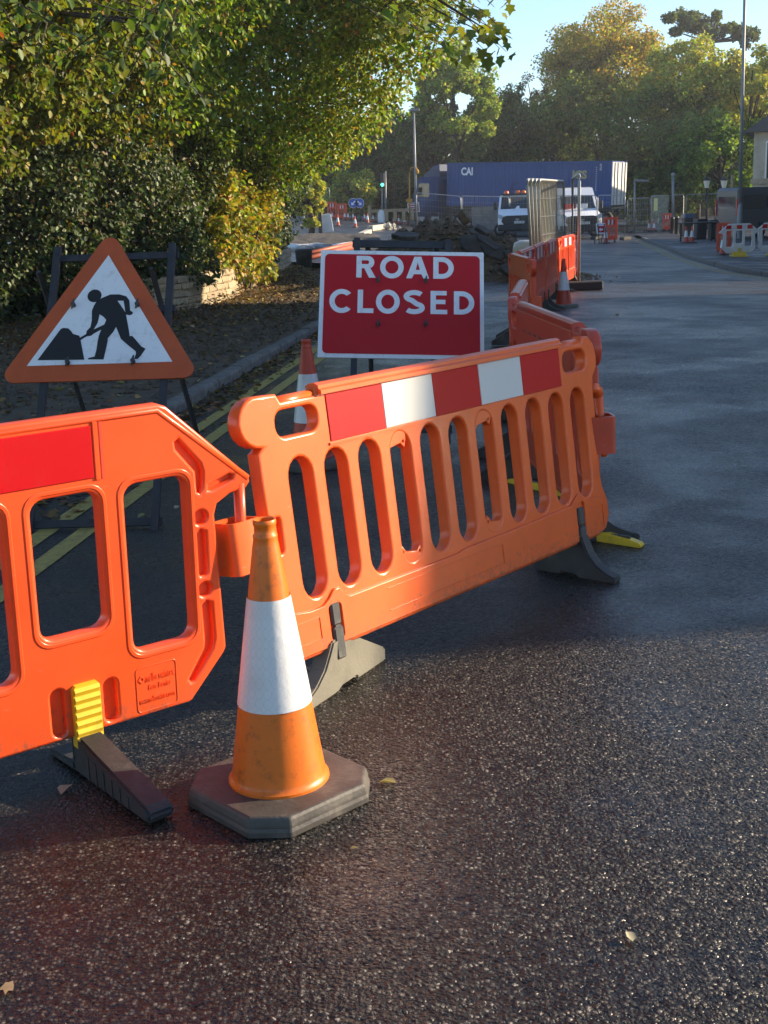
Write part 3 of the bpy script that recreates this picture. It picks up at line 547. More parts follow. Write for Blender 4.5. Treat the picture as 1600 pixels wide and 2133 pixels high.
def barrier(name, P0, yaw, lean, roll, mats, label, group='red and orange barriers zigzagging along the dug-up road', detail=True, feet=((.30, 0.0), (1.79, 0.0)), strip=True, backboard=False, footmats=None, sleeve=True, zlift=.14, scale=1.0):
    """chapter-8 barrier; P0 = ground point under the left end (x along the panel, -y = front)"""
    mp = mats; root = empty(name, P0, yaw, label, 'barrier', group); root.scale = (scale,) * 3
    hub = Matrix.Translation((0, 0, zlift)) @ Matrix.Rotation(-lean, 4, 'X') @ Matrix.Rotation(-roll, 4, 'Y')
    def loc(o): o.matrix_local = hub; return o
    out = []
    for k in range(9): t = radians(-20 - 25 * k) ; 
    bl = [(.085 + .085 * cos(radians(a)), .752 + .078 * sin(radians(a))) for a in range(80, 271, 19)]
    out = [(.17, .826)] + bl + [(.062, .66), (.062, .47), (.085, .46), (.085, .34), (.062, .33), (.062, .16), (.05, .12), (.055, .06), (.085, .02), (.13, .0)]
    out += [(1.92, .0), (1.985, .02), (2.02, .07), (2.015, .14), (1.985, .20), (1.975, .27), (1.985, .42), (1.985, .60), (1.995, .655), (2.03, .69), (2.035, .74), (2.02, .79), (1.985, .82), (1.94, .826), (1.92, .80), (1.775, .80), (1.765, .826), (.35, .826), (.338, .80), (.185, .80)]
    holes = [stadium(.23 + .1625 * k, .180, .625, .104) for k in range(11)] + [rr(.152, .692, .335, .775, .035), rr(1.775, .692, 1.945, .775, .035), rr(.088, .35, .115, .46, .010, 2)]
    me = plate_mesh('panel', [out] + holes, .017, .009, True, 2); pan = link('panel', me, mp['body'], root, smooth_=True)
    try: me.set_sharp_from_angle(angle=radians(45))
    except Exception: pass
    loc(pan)
    lip = MB(); lip.prism([(-.014, .800), (-.014, .812), (-.004, .818), (-.004, .828), (.012, .836), (.036, .836), (.052, .828), (.052, .800)], .352, 1.762, 'x'); o = lip.build('top_lip', mp['body'], root); loc(o)
    for a, b in ((.14, .345), (1.765, 1.95)):
        o = MB().tube([(a, .026, .797), (b, .026, .797)], .021, 12).build('handle', mp['body'], root, sm=True); loc(o)
    if strip:
        for k in range(5):
            o = MB().bbox(.380 + .2735 * k, -.0035, .647, .380 + .2735 * (k + 1) - .0015, .004, .796, .002).build('reflective_strip', m_rred if k % 2 == 0 else m_rwhite, root); loc(o)
        fr = MB()
        fr.box(.372, -.006, .637, 1.756, .004, .645)
        o = fr.build('strip_frame', mp['body'], root); loc(o)
    if detail:
        # proud skirt with its wavy upper edge
        top = [(.075, .165), (.18, .150), (.245, .150), (.275, .168), (.30, .190), (.325, .190), (.345, .165), (.37, .152), (.95, .152), (1.0, .16), (1.4, .163), (1.72, .168), (1.75, .19), (1.775, .205), (1.80, .205), (1.82, .18), (1.86, .165), (1.94, .165)]
        sk = [(.085, .012), (1.93, .012), (1.975, .035), (1.995, .08), (1.985, .13)] + top[::-1] + [(.066, .12), (.068, .05)]
        cl = [rr(.262, .005, .318, .135, .01, 2), rr(1.755, .005, 1.811, .155, .01, 2)]
        o = plate('skirt', [sk, rr(.262, .03, .320, .142, .012, 3), rr(1.755, .03, 1.813, .168, .012, 3)], .003, .004, mp['body'], root); o.matrix_local = hub @ Matrix.Translation((0, -.009, 0))
        o = MB().bbox(.09, -.004, .01, 1.94, .056, .03, .004).build('base_rail', mp['body'], root); loc(o)
        fm = MB()
        for (x0, z0, x1, z1) in ((.55, .05, 1.22, .125), (.105, .05, .215, .12), (1.86, .04, 1.95, .13)):
            for b in ((x0, z0, x1, z0 + .003), (x0, z1, x1, z1 + .003), (x1, z0, x1 + .003, z1)): fm.box(b[0], -.0115, b[1], b[2], -.008, b[3])
        o = fm.build('moulded_frame', mp['body'], root); loc(o)
        for cx, cz, fl in ((.69, .598, 1), (.71, .20, -1), (1.19, .598, 1), (1.21, .20, -1)):
            e = MB(); pl = [(cx - .075, cz + .03 * fl), (cx - .07, cz - .02 * fl), (cx - .045, cz - .045 * fl), (cx - .025, cz - .02 * fl), (cx + .03, cz - .012 * fl), (cx + .05, cz - .03 * fl), (cx + .062, cz), (cx + .06, cz + .03 * fl)]
            o = plate('moulded_tab', [pl, ell(cx - .045, cz - .022 * fl, .005, None, 8), ell(cx + .045, cz - .008 * fl, .005, None, 8)], .012, .003, mp['body'], root); o.matrix_local = hub @ Matrix.Translation((0, .002, 0))
    if backboard:
        o = MB().bbox(.36, .050, .60, 1.75, .058, .80, .004).build('back_board', mp['body'], root); loc(o)
        ds = MB()
        for k in range(7): ds.box(.62 + k * .14, .0585, .70, .70 + k * .14, .0600, .708)
        o = ds.build('recess_shade_dashes', m_clip, root); loc(o)  # dark raised bars; the shade of the dash recesses is in their colour
    if sleeve:
        # coupling pocket on the left end, pin on the right end
        pk = MB(); prof = rr(-.075, -.03, .045, .085, .02, 3); n = len(prof)
        inn = rr(-.066, -.021, .036, .076, .016, 3)
        vs = [(x, y, .30) for x, y in prof] + [(x, y, .455) for x, y in prof] + [(x, y, .455) for x, y in inn] + [(x, y, .31) for x, y in inn]
        fs = [tuple(range(n - 1, -1, -1))] + [(i, (i + 1) % n, n + (i + 1) % n, n + i) for i in range(n)] + [(n + i, n + (i + 1) % n, 2 * n + (i + 1) % n, 2 * n + i) for i in range(n)] + [(2 * n + i, 2 * n + (i + 1) % n, 3 * n + (i + 1) % n, 3 * n + i) for i in range(n)] + [tuple(range(3 * n, 4 * n))]
        pk.add(vs, fs); o = pk.build('coupling_pocket', mp['body'], root, auto=40); o.matrix_local = hub @ Matrix.Translation((-.035, .0, .03))
        pn = MB(); pn.tube([(2.0, .026, .605), (2.045, .026, .60), (2.062, .026, .57)], .024, 8); pn.tube([(2.062, .026, .60), (2.062, .026, .31)], [.022, .014], 8)
        o = pn.build('coupling_pin', mp['body'], root, sm=True); loc(o)
    for k, (fx, rz, *fs_) in enumerate(feet):
        fm_ = (footmats or [m_rubber, m_rubber])[k]
        c = MB(); c.bbox(fx - .021, -.014, .075, fx + .021, .004, .148, .006); c.bbox(fx - .023, -.016, -.035, fx + .023, .004, .070, .006); c.box(fx - .010, -.012, .07, fx + .012, .0, .076)
        o = c.build('clip', m_clip, root); loc(o)
        f = bpy.data.objects.new('foot', FOOT if fm_ is m_rubber else FOOTG); COL.objects.link(f); f.parent = root; f.location = (fx, .02, 0); f.rotation_euler = (0, 0, rz); f.scale = (1, fs_[0] if fs_ else 1, 1)
    return root
FOOT.materials.append(m_rubber); FOOTG.materials.append(m_rubgrey)
# --- the near orange barrier
yawA, leanA = .8715, .1187
oA = np.array([-.1745, 3.8792, .9317]); uA = np.array([cos(yawA), sin(yawA), 0]); nA = np.array([sin(yawA), -cos(yawA), 0]); vA = np.array([0, 0, cos(leanA)]) - nA * sin(leanA)
pA = oA - uA * .380 - vA * .796           # bottom left of the front face
zA = pA[2]
A = barrier('plastic_barrier', (pA[0], pA[1], 0), yawA, leanA, -.0019, dict(body=m_org), 'bright orange slotted barrier with red and white strip right behind the foreground cone', feet=((.29, -1.38, 1.1), (1.782, .0, .74)), footmats=[m_rubgrey, m_rubber], zlift=zA)
# emboss on A
# --- barrier turning the corner behind it, seen from its back
def two(P, Q): return atan2(Q[1] - P[1], Q[0] - P[0])
def chain(P, Q, flip=False):
    return (P, two(P, Q), sqrt((Q[0] - P[0]) ** 2 + (Q[1] - P[1]) ** 2) / 2.05) if not flip else (Q, two(Q, P), sqrt((Q[0] - P[0]) ** 2 + (Q[1] - P[1]) ** 2) / 2.05)
PC0 = PY(1262, 760, 5.16); PC1 = PY(1084, 760, 7.0)
def gp(p): return (p.x, p.y, float(gz(p.x, p.y)))
b, yw, sc = chain((PC0.x, PC0.y, 0), (PC1.x, PC1.y, 0))
C_ = barrier('plastic_barrier', b, yw, .02, 0, dict(body=m_redb), 'faded red barrier seen from behind, hooked to the right end of the orange one', backboard=True, strip=False, feet=((.30, 0), (1.79, 0)), sleeve=True)
C_.scale = (sc, 1, 1)
# yellow ribbed bars of its feet on the road
def foot_bar(P, Q, z, label):
    d = Vector(Q) - Vector(P); r = empty('foot_bar', P, atan2(d.y, d.x), label, 'barrier foot', 'yellow foot bars under the faded red barrier'); L = d.length
    mb = MB(); mb.prism([(0, 0), (L, 0), (L, .018), (L - .05, .030), (.10, .042), (0, .042)], -.025, .025, 'y'); o = link('bar', bevel(mb.mesh('bar'), .006), m_yel, r)
    g = MB(); g.box(.12, -.006, .030, L - .06, .006, .0415); g.build('groove', m_rubber, r); return r
foot_bar(G(1225, 1122), G(1338, 1140), 0, 'yellow foot bar sticking out right of the orange barrier')
foot_bar(G(1180, 1035), G(1062, 1004), 0, 'yellow foot bar seen through the slots of the orange barrier')
mb = MB(); p = G(1222, 1118); mb.lathe([(.065, 0), (.06, .03), (.045, .09), (.045, .16)], 14, p, (True, True)); tag(mb.build('foot_socket', m_rubber, None, sm=True), 'round black rubber foot socket at the barrier corner', 'barrier foot')
# --- barriers further along
def far_barrier(a, b, lab, mat, lean=.0, flip=False, strip=True, back=False, feet=((.3, 0), (1.79, 0))):
    P, yw, sc = chain(a, b, flip); r = barrier('plastic_barrier', (P[0], P[1], float(gz(P[0], P[1]))), yw, lean, 0, dict(body=mat), lab, detail=False, strip=strip, backboard=back, feet=feet); r.scale = (sc, 1, 1); return r
pE0 = PY(1085, 600, 7.1); pE1 = PY(1106, 600, 8.9)
far_barrier((pE0.x, pE0.y), (pE1.x, pE1.y), 'red barrier seen almost end on behind the faded red one', m_redb, .03, strip=False)
pF0 = PY(1122, 600, 12.0); pF1 = PY(1071, 600, 13.8); pD1 = PY(1160, 600, 20.6); pL0 = PY(1166, 560, 22.6); pL1 = PY(1200, 560, 25.0)
far_barrier((pF1.x, pF1.y), (pF0.x, pF0.y), 'dull red barrier turned away at the bend before the earth mound', m_red2, .02, strip=False, flip=True)
pm = (pF1.lerp(pD1, .32)); 
far_barrier((pF1.x + .05, pF1.y + .15), (pF1.x + .05 + (pD1.x - pF1.x) * .33, pF1.y + (pD1.y - pF1.y) * .33), 'red barrier with striped top, nearest in the line towards the fence panels', m_red2)
far_barrier((pF1.x + (pD1.x - pF1.x) * .35, pF1.y + (pD1.y - pF1.y) * .35), (pF1.x + (pD1.x - pF1.x) * .65, pF1.y + (pD1.y - pF1.y) * .65), 'red striped barrier in the middle of the line towards the fence panels', m_red2)
far_barrier((pF1.x + (pD1.x - pF1.x) * .68, pF1.y + (pD1.y - pF1.y) * .68), (pD1.x, pD1.y), 'red striped barrier beside the scuffed cone in the line', m_red2)
far_barrier((pL0.x, pL0.y), (pL1.x, pL1.y), 'sunlit bright red barrier at the far end of the line', m_gate, .02, feet=((.3, .2), (1.79, -.2)))
# --- the gate barrier on the left
yawG, leanG = .6693, -.0347
oG = np.array([-.9055, 3.1124, .7915]); uG = np.array([cos(yawG), sin(yawG), 0]); nG = np.array([sin(yawG), -cos(yawG), 0]); vG = np.array([0, 0, cos(leanG)]) - nG * sin(leanG)
pG = oG - vG * .676                        # below window corner, panel bottom
def gate_barrier(name, P0, yaw, lean, zlift, mats, label, text_=True, group=None, footm=None, striped=False, footy=False):
    """x measured from the left edge of the middle window; z from the panel bottom"""
    root = empty(name, P0, yaw, label, 'barrier', group); hub = Matrix.Translation((0, 0, zlift)) @ Matrix.Rotation(-lean, 4, 'X'); bd = mats
    c = .095; R = [(.43, 0), (.44, .004), (.555, .125), (.562, .14), (.545, .545), (.555, .575), (.60, .598), (.655, .606), (.668, .622), (.664, .642), (.41, .874), (.385, .884)]
    out = R + [(2 * c - x, z) for x, z in R[::-1]]
    wins = [rr(0.0, .292, .191, .676, .038), rr(.266, .195, .457, .676, .038), rr(2 * c - .457, .195, 2 * c - .266, .676, .038)]
    # recessed seats: slot-shaped through grooves along the right edge
    g1 = [(.486, .500), (.497, .51), (.512, .50), (.512, .38), (.505, .372), (.490, .372), (.486, .38)]
    g2 = [(.490, .285), (.506, .295), (.520, .285), (.523, .175), (.515, .145), (.452, .062), (.440, .06), (.434, .07), (.490, .15), (.494, .175)]
    g3 = [(.43, .772), (.442, .778), (.505, .70), (.512, .675), (.508, .63), (.50, .615), (.492, .62), (.49, .68), (.432, .752)]
    g4 = [(.53, .635), (.60, .655), (.612, .65), (.61, .64), (.54, .618), (.528, .62)]
    s1 = rr(.010, .014, .050, .150, .019, 4); s2 = rr(.165, .014, .205, .140, .019, 4)
    mir = lambda g: [(2 * c - x, z) for x, z in g[::-1]]
    loops = [out] + wins + [ell(.497, .545, .021, .021, 16), ell(.500, .330, .021, .021, 16), g1, g2, g3, g4, mir(g1), mir(g2), mir(g3), mir(g4), s1, s2]
    me = plate_mesh('panel', loops, .013, .009, True, 2); o = link('panel', me, bd, root, smooth_=True); o.matrix_local = hub
    try: me.set_sharp_from_angle(angle=radians(45))
    except Exception: pass
    # thin web closing the grooves halfway through the thickness
    for g in (g1, g2, g3, g4, mir(g1), mir(g2), mir(g3), mir(g4), ell(.497, .545, .021, None, 16), ell(.500, .330, .021, None, 16), s1, s2):
        o = MB().prism(g, .020, .026, 'y').build('groove_floor', bd, root); o.matrix_local = hub
    # raised rims around windows
    for w in ((0.0, .292, .191, .676), (.266, .195, .457, .676), (2 * c - .457, .195, 2 * c - .266, .676)):
        o = plate('window_rim', [rr(w[0] - .022, w[1] - .022, w[2] + .022, w[3] + .022, .05), rr(w[0] - .010, w[1] - .010, w[2] + .010, w[3] + .010, .042)], .0012, .0025, bd, root); o.matrix_local = hub @ Matrix.Translation((0, -.0025, 0))
    # top rim along the upper edge
    tr = [(2 * c - .664, .64), (2 * c - .385, .872), (.385, .872), (.664, .64)]
    mb = MB(); mb.tube([(x - .004 * (1 if x > 0 else -1), .006, z - .006) for x, z in tr], .010, 8); o = mb.build('top_rim', bd, root, sm=True); o.matrix_local = hub
    # reflective strip
    ks = [(-.40, .185)] if not striped else None
    if not striped:
        o = MB().bbox(-.20, -.004, .712, .182, .004, .852, .002).build('reflective_strip', m_rred, root); o.matrix_local = hub
        o = MB().bbox(.186, -.005, .705, .200, .003, .862, .002).build('strip_stop', bd, root); o.matrix_local = hub
        o = MB().box(.206, -.0015, .706, .214, .001, .862).build('strip_slot', m_redb, root); o.matrix_local = hub
    else:
        for k in range(5):
            o = MB().bbox(-.28 + k * .15, -.004, .72, -.28 + k * .15 + .148, .004, .84, .002).build('reflective_strip', m_rred if k % 2 == 0 else m_rwhite, root); o.matrix_local = hub
    # foot and clip
    mb = MB(); x0, x1 = .068, .147
    prof = [(x0, -.028)] + [(x0, .142), (x0 + .008, .152), (x1 - .008, .152), (x1, .142), (x1, -.028)]
    mb.prism(prof, -.016, .010, 'y')
    for k in range(7): z = -.020 + k * .024; mb.prism([(-.0165, z), (-.0225, z + .012), (-.0165, z + .022)], x0 + .003, x1 - .003, 'x')
    o = mb.build('clip', m_yel, root); o.matrix_local = hub

    if footy:
        f = MB(); f.prism([(-.26, 0), (-.26, .03), (-.06, .06), (-.03, .15), (.03, .15), (.06, .06), (.26, .03), (.26, 0)], -.2, .2, 'x'); f.prism([(-.2, 0), (-.2, .03), (-.05, .08), (.05, .08), (.2, .03), (.2, 0)], -.04, .04, 'y')
        f.v = [(x + .107, y, z) for x, y, z in f.v]; f.build('foot', m_yel, root)
    else:
        f = MB(); w = .038
        f.prism([(-.395, 0.006), (-.405, .032), (-.385, .048), (-.02, .118), (.01, .120), (.03, .09), (.03, .04), (.02, .006)], -w, w, 'x')
        fm = bevel(f.mesh('foot'), .008); fo = link('foot', fm, footm or m_rubber, root, (.107, 0, 0)); 
        for k in range(6):
            y = -.30 + k * .045; MB().box(-w - .0025, y, .014, -w + .001, y + .012, .035 + (y + .40) * .15).build('rib', footm or m_rubber, fo)
        f = MB(); f.prism([(.025, .006), (.025, .035), (.10, .028), (.19, .02), (.19, .0)], -w, w, 'x'); f.prism([(.005, .035), (.005, .13), (.03, .13), (.032, .035)], -w, w, 'x'); link('rear_foot', bevel(f.mesh('rear_foot'), .006), footm or m_rubber, root, (.107, 0, 0))
    # hinge pin on the arm
    mb = MB(); mb.tube([(.637, .014, .62), (.637, .014, .48), (.637, .014, .355), (.637, .014, .335)], [.017, .017, .015, .006], 10); o = mb.build('hinge_pin', bd, root, sm=True); o.matrix_local = hub
    if text_:
        t = plate('moulded_frame', [rr(.262, .012, .392, .148, .012, 3), rr(.265, .015, .389, .145, .010, 3)], .0008, .0008, bd, root); t.matrix_local = hub @ Matrix.Translation((0, -.0018, 0))
        for tx, x0, z0, w, h in (('melba swintex', .292, .100, .092, .024), ('Gate Barrier', .300, .074, .072, .018), ('www.melbaswintex.com', .270, .038, .112, .017)):
            o = text('lettering', tx, x0, z0, w, h, bd, root, -.0004, .0012, .0); o.matrix_local = hub
        o = plate('emblem', [[(.268, .112), (.279, .124), (.290, .112), (.279, .100)], ell(.279, .112, .0055, None, 10)], .0012, .0004, bd, root, sm=False); o.matrix_local = hub @ Matrix.Translation((0, -.0024, 0))
    return root
gate_barrier('gate_barrier', (pG[0], pG[1], 0), yawG, leanG, float(pG[2]), m_gate, 'red orange gate barrier with large rounded windows, cut off by the left edge')
# ------------------------------------------------------------------ cones
def sleeve_mat():
    m = bpy.data.materials.new('cone_sleeve'); m.use_nodes = True; nt = m.node_tree; b = nt.nodes['Principled BSDF']; L = nt.links.new
    uv = N(nt, 'ShaderNodeTexCoord'); v = N(nt, 'ShaderNodeTexVoronoi'); v.voronoi_dimensions = '2D'; v.inputs['Scale'].default_value = 1; v.inputs['Randomness'].default_value = 0
    mp = N(nt, 'ShaderNodeMapping'); mp.inputs['Scale'].default_value = (26, 11, 1); L(uv.outputs['UV'], mp.inputs[0]); L(mp.outputs[0], v.inputs['Vector'])
    r = N(nt, 'ShaderNodeValToRGB'); e = r.color_ramp.elements; e[0].position = .44; e[0].color = (.66, .67, .68, 1); e[1].position = .50; e[1].color = (.66, .67, .68, 1); x = e.new(.47); x.color = (.50, .52, .56, 1); L(v.outputs['Distance'], r.inputs[0])
    n = N(nt, 'ShaderNodeTexNoise'); n.inputs['Scale'].default_value = 9; n.inputs['Detail'].default_value = 7; L(uv.outputs['Object'], n.inputs['Vector']); rr_ = N(nt, 'ShaderNodeMapRange'); rr_.inputs[1].default_value = .5; rr_.inputs[2].default_value = .8; rr_.inputs[4].default_value = .5; L(n.outputs['Fac'], rr_.inputs[0])
    mx = N(nt, 'ShaderNodeMix', data_type='RGBA'); L(rr_.outputs[0], mx.inputs[0]); L(r.outputs[0], mx.inputs[6]); mx.inputs[7].default_value = (.50, .47, .44, 1); L(mx.outputs[2], b.inputs['Base Color'])
    n2 = N(nt, 'ShaderNodeTexNoise'); n2.inputs['Scale'].default_value = 45; n2.inputs['Detail'].default_value = 3; L(uv.outputs['Object'], n2.inputs['Vector']); bm = N(nt, 'ShaderNodeBump'); bm.inputs['Strength'].default_value = .3; bm.inputs['Distance'].default_value = .003; L(n2.outputs['Fac'], bm.inputs['Height']); L(bm.outputs[0], b.inputs['Normal'])
    b.inputs['Roughness'].default_value = .32; b.inputs['Coat Weight'].default_value = .25; return m
m_sleeve = sleeve_mat()
m_cone = M('cone_orange', (.68, .145, .006), .42, var=.12, vscale=5, bump=.25, bscale=120, bdist=.001, spec=.5, coat=.1, dirt=(.07, .03, .012), dscale=30, damt=.8)
m_conered = M('cone_red', (.50, .055, .025), .45, var=.15, vscale=5, dirt=(.14, .03, .02), dscale=20, damt=.5)
m_cbase = M('cone_base_rubber', (.062, .056, .050), .55, var=.35, vscale=9, bump=.4, bscale=70, bdist=.003, dirt=(.22, .19, .15), dscale=4.5, damt=.6, rvar=.15)
def cr(z): return .125 + (.026 - .125) * (z - .055) / (.735 - .055)
def cone_proto(detail=True):
    n = 48 if detail else 20; P = {}
    prof = [(cr(.055) + .007, .050), (cr(.055) + .0065, .060), (cr(.066) + .001, .066), (cr(.075), .075)] + [(cr(z), z) for z in np.linspace(.09, .665, 14 if detail else 4)] + [(cr(.685), .685), (.030, .70), (.031, .705), (.031, .711), (.027, .716), (.027, .733), (.0295, .738), (.0295, .748), (.027, .751), (.022, .749), (.019, .70), (.026, .62)]
    P['body'] = MB().lathe(prof, n).mesh('cone_body')
    mb = MB(); zs = np.linspace(.268, .552, 8 if detail else 3); mb.lathe([(cr(z) + .0028, z) for z in zs], n); mb.v += []; me = mb.mesh('sleeve')
    uvl = me.uv_layers.new(name='UVMap'); vz = [v.co for v in me.vertices]
    for pl in me.polygons:
        us = [math.atan2(vz[me.loops[l].vertex_index].y, vz[me.loops[l].vertex_index].x) / (2 * pi) for l in pl.loop_indices]
        if max(us) - min(us) > .5: us = [u + 1 if u < 0 else u for u in us]
        for u, l in zip(us, pl.loop_indices): uvl.data[l].uv = (u, (vz[me.loops[l].vertex_index].z - .268) / .28)
    P['sleeve'] = me
    b = MB(); a, c = .204, .128
    oct_ = [(a, -c), (a, c), (c, a), (-c, a), (-a, c), (-a, -c), (-c, -a), (c, -a)]
    rings = [(1, 0), (1.0, .018), (.985, .022), (.985, .030), (.965, .047), (.94, .053)] if detail else [(1, 0), (1, .03), (.95, .05), (.66, .062)]
    vs = []; fs = []
    for s_, z in rings: vs += [(x * s_, y * s_, z) for x, y in oct_]
    for i in range(len(rings) - 1): fs += [(i * 8 + k, i * 8 + (k + 1) % 8, i * 8 + 8 + (k + 1) % 8, i * 8 + 8 + k) for k in range(8)]
    fs += [tuple(range(7, -1, -1)), tuple(range((len(rings) - 1) * 8, len(rings) * 8))]
    b.add(vs, fs); P['base'] = b.mesh('base'); return P
CP, CPF = cone_proto(True), cone_proto(False)
if True: bevel(CP['base'], .004, 1)
def cone(loc, rz, label, group=None, body=None, proto=None, sc=1.0, tilt=(0, 0), basem=None):
    p = proto or CPF; r = empty('traffic_cone', loc, rz, label, 'cone', group); r.scale = (sc,) * 3; r.rotation_euler = (tilt[0], tilt[1], rz)
    for nm, me, mt in (('cone_body', p['body'], body or m_conered), ('sleeve', p['sleeve'], m_sleeve), ('base', p['base'], basem or m_cbase)):
        key = (me.name, mt.name)
        if key not in CK: m2 = me.copy(); m2.materials.clear(); m2.materials.append(mt); CK[key] = m2; m2.polygons.foreach_set('use_smooth', [nm != 'base'] * len(m2.polygons))
        o = bpy.data.objects.new(nm, CK[key]); COL.objects.link(o); o.parent = r
        if nm == 'cone_body':
            try: CK[key].set_sharp_from_angle(angle=radians(40))
            except Exception: pass
    return r
CK = {}
pc = G(584, 1656)
cone((pc.x, pc.y, 0), radians(43), 'large orange cone with white sleeve and octagonal rubber base in the foreground', 'traffic cones', m_cone, CP, 1.0, (0, 0))
pcb = GY(650, 7.35); cone((pcb.x, pcb.y, pcb.z), .4, 'dull red cone standing left of the red sign, behind the orange barrier', 'traffic cones', m_conered, CP, 1.0)
# ------------------------------------------------------------------ signs
m_signw = M('sign_white', (.80, .81, .83), .42, var=.05, vscale=4, dirt=(.34, .33, .30), dscale=16, damt=.65)
m_signr = retro('sign_red', (.50, .014, .022), (.36, .05, .055), .7)
m_signo = M('sign_orange', (.50, .085, .018), .45, var=.12, vscale=5, dirt=(.28, .06, .02), dscale=9, damt=.5)
m_black = M('sign_black', (.012, .012, .013), .45)
m_frame = M('painted_steel', (.028, .030, .034), .5, var=.4, vscale=20, dirt=(.09, .05, .03), dscale=14, damt=.6)
m_steel = M('galvanised_steel', (.32, .33, .34), .45, metal=.6, var=.25, vscale=18)
def rtri(side, rad, cy=0, n=6):     # rounded triangle, base on z=0.. centred
    h = side * .8660254; pts = [(-side / 2, 0), (side / 2, 0), (0, h)]; o = []
    for i, a0 in ((0, 150), (1, -90), (2, 30)):
        a = pts[i]; cen = (0, h / 3); d = (cen[0] - a[0], cen[1] - a[1]); l = sqrt(d[0] ** 2 + d[1] ** 2); c = (a[0] + d[0] / l * 2 * rad, a[1] + d[1] / l * 2 * rad)
        for k in range(n + 1): t = radians(a0 + 120 * k / n); o.append((c[0] + rad * cos(t), c[1] + rad * sin(t) + cy))
    return o
def wing_bolt(par, x, z, hub, y=-.004):
    mb = MB(); mb.tube([(x, y, z), (x, y - .022, z)], .012, 8); mb.tube([(x - .004, y - .02, z - .03), (x + .002, y - .026, z), (x + .004, y - .02, z + .028)], [.004, .008, .004], 6); o = mb.build('wing_bolt', m_frame, par); o.matrix_local = hub
# triangular roadworks sign
oT = np.array([-1.457, 6.4263, .7561]); yT, lT = -.04, .6202
zb = .7561; back = lT
gT = (oT[0], oT[1] - zb * math.tan(lT), 0)
tri = empty('roadworks_sign', gT, yT, 'orange bordered triangular sign with black digging man on a folding frame', 'road sign')
hubT = Matrix.Translation((0, zb * math.tan(lT), zb)) @ Matrix.Rotation(-lT, 4, 'X')
po = plate('plate', [rtri(1.055, .052, -.094)], .004, .001, m_signo, tri); po.matrix_local = hubT
L_ = .756
o = plate('white_panel', [[(-L_ / 2, 0), (L_ / 2, 0), (0, L_ * .866)]], .0008, 0, m_signw, po, sm=False); o.location = (0, -.0026, 0)
PILE = [(-0.324, 0.031), (-0.218, 0.211), (-0.205, 0.217), (-0.179, 0.213), (-0.164, 0.198), (-0.151, 0.179), (-0.118, 0.168), (-0.111, 0.151), (-0.08, 0.026)]
BODY = [(-0.016, 0.39), (0.028, 0.41), (0.075, 0.409), (0.113, 0.396), (0.131, 0.371), (0.139, 0.31), (0.155, 0.298), (0.152, 0.287), (0.141, 0.281), (0.119, 0.286), (0.131, 0.234), (0.141, 0.189), (0.147, 0.156), (0.16, 0.157), (0.175, 0.14), (0.211, 0.094), (0.235, 0.079), (0.212, 0.039), (0.197, 0.021), (0.179, 0.022), (0.187, 0.051), (0.184, 0.066), (0.141, 0.104), (0.102, 0.142), (0.086, 0.18), (0.072, 0.214), (0.059, 0.184), (0.033, 0.148), (0.034, 0.133), (0.03, 0.096), (0.02, 0.024), (-0.061, 0.027), (-0.06, 0.035), (-0.028, 0.042), (-0.021, 0.082), (-0.019, 0.127), (-0.015, 0.164), (-0.005, 0.201), (-0.043, 0.178), (-0.055, 0.166), (-0.078, 0.163), (-0.109, 0.142), (-0.114, 0.155), (-0.082, 0.177), (-0.081, 0.195), (-0.063, 0.217), (-0.059, 0.255), (-0.063, 0.316), (-0.054, 0.346), (-0.044, 0.368)]
H1 = [(-0.021, 0.293), (0.002, 0.276), (0.017, 0.257), (0.009, 0.23), (-0.045, 0.202), (-0.028, 0.239), (-0.023, 0.269)]; H2 = [(0.068, 0.371), (0.101, 0.37), (0.115, 0.299), (0.098, 0.326)]
o = plate('digging_man', [BODY, H1, H2], .0006, 0, m_black, po, sm=False); o.location = (0, -.0044, 0)
o = plate('digging_man_head', [ell(-.056, .405, .0375, .0385)], .0006, 0, m_black, po, sm=False); o.location = (0, -.0047, 0)
o = plate('spoil_heap', [PILE], .0006, 0, m_black, po, sm=False); o.location = (0, -.0050, 0)
for bx, bz in ((-.161, .349), (.177, .339), (-.163, .009), (.176, .004)): wing_bolt(tri, bx, bz, hubT)
fr = MB(); w = .018
for fx, x1 in ((-.288, -.288), (.334, .334)): fr.box(fx - w, .012, -.93, fx + w, .012 + .03, .73)
for z in (.675, .345, -.86): fr.box(-.32, .043, z - .02, .365, .055, z + .02)
o = fr.build('front_frame', m_frame, tri); o.matrix_local = hubT
for ft, fx in ((-.39, -.33), (.22, .31)):
    l = MB(); l.tube([hubT @ Vector((ft, .05, .60)), Vector((fx, 1.62, .01))], .016, 4)
    l.build('rear_leg', m_frame, tri)
l = MB(); l.tube([Vector((-.33, 1.45, .13)), Vector((.31, 1.45, .13))], .012, 4); l.build('rear_bar', m_frame, tri)
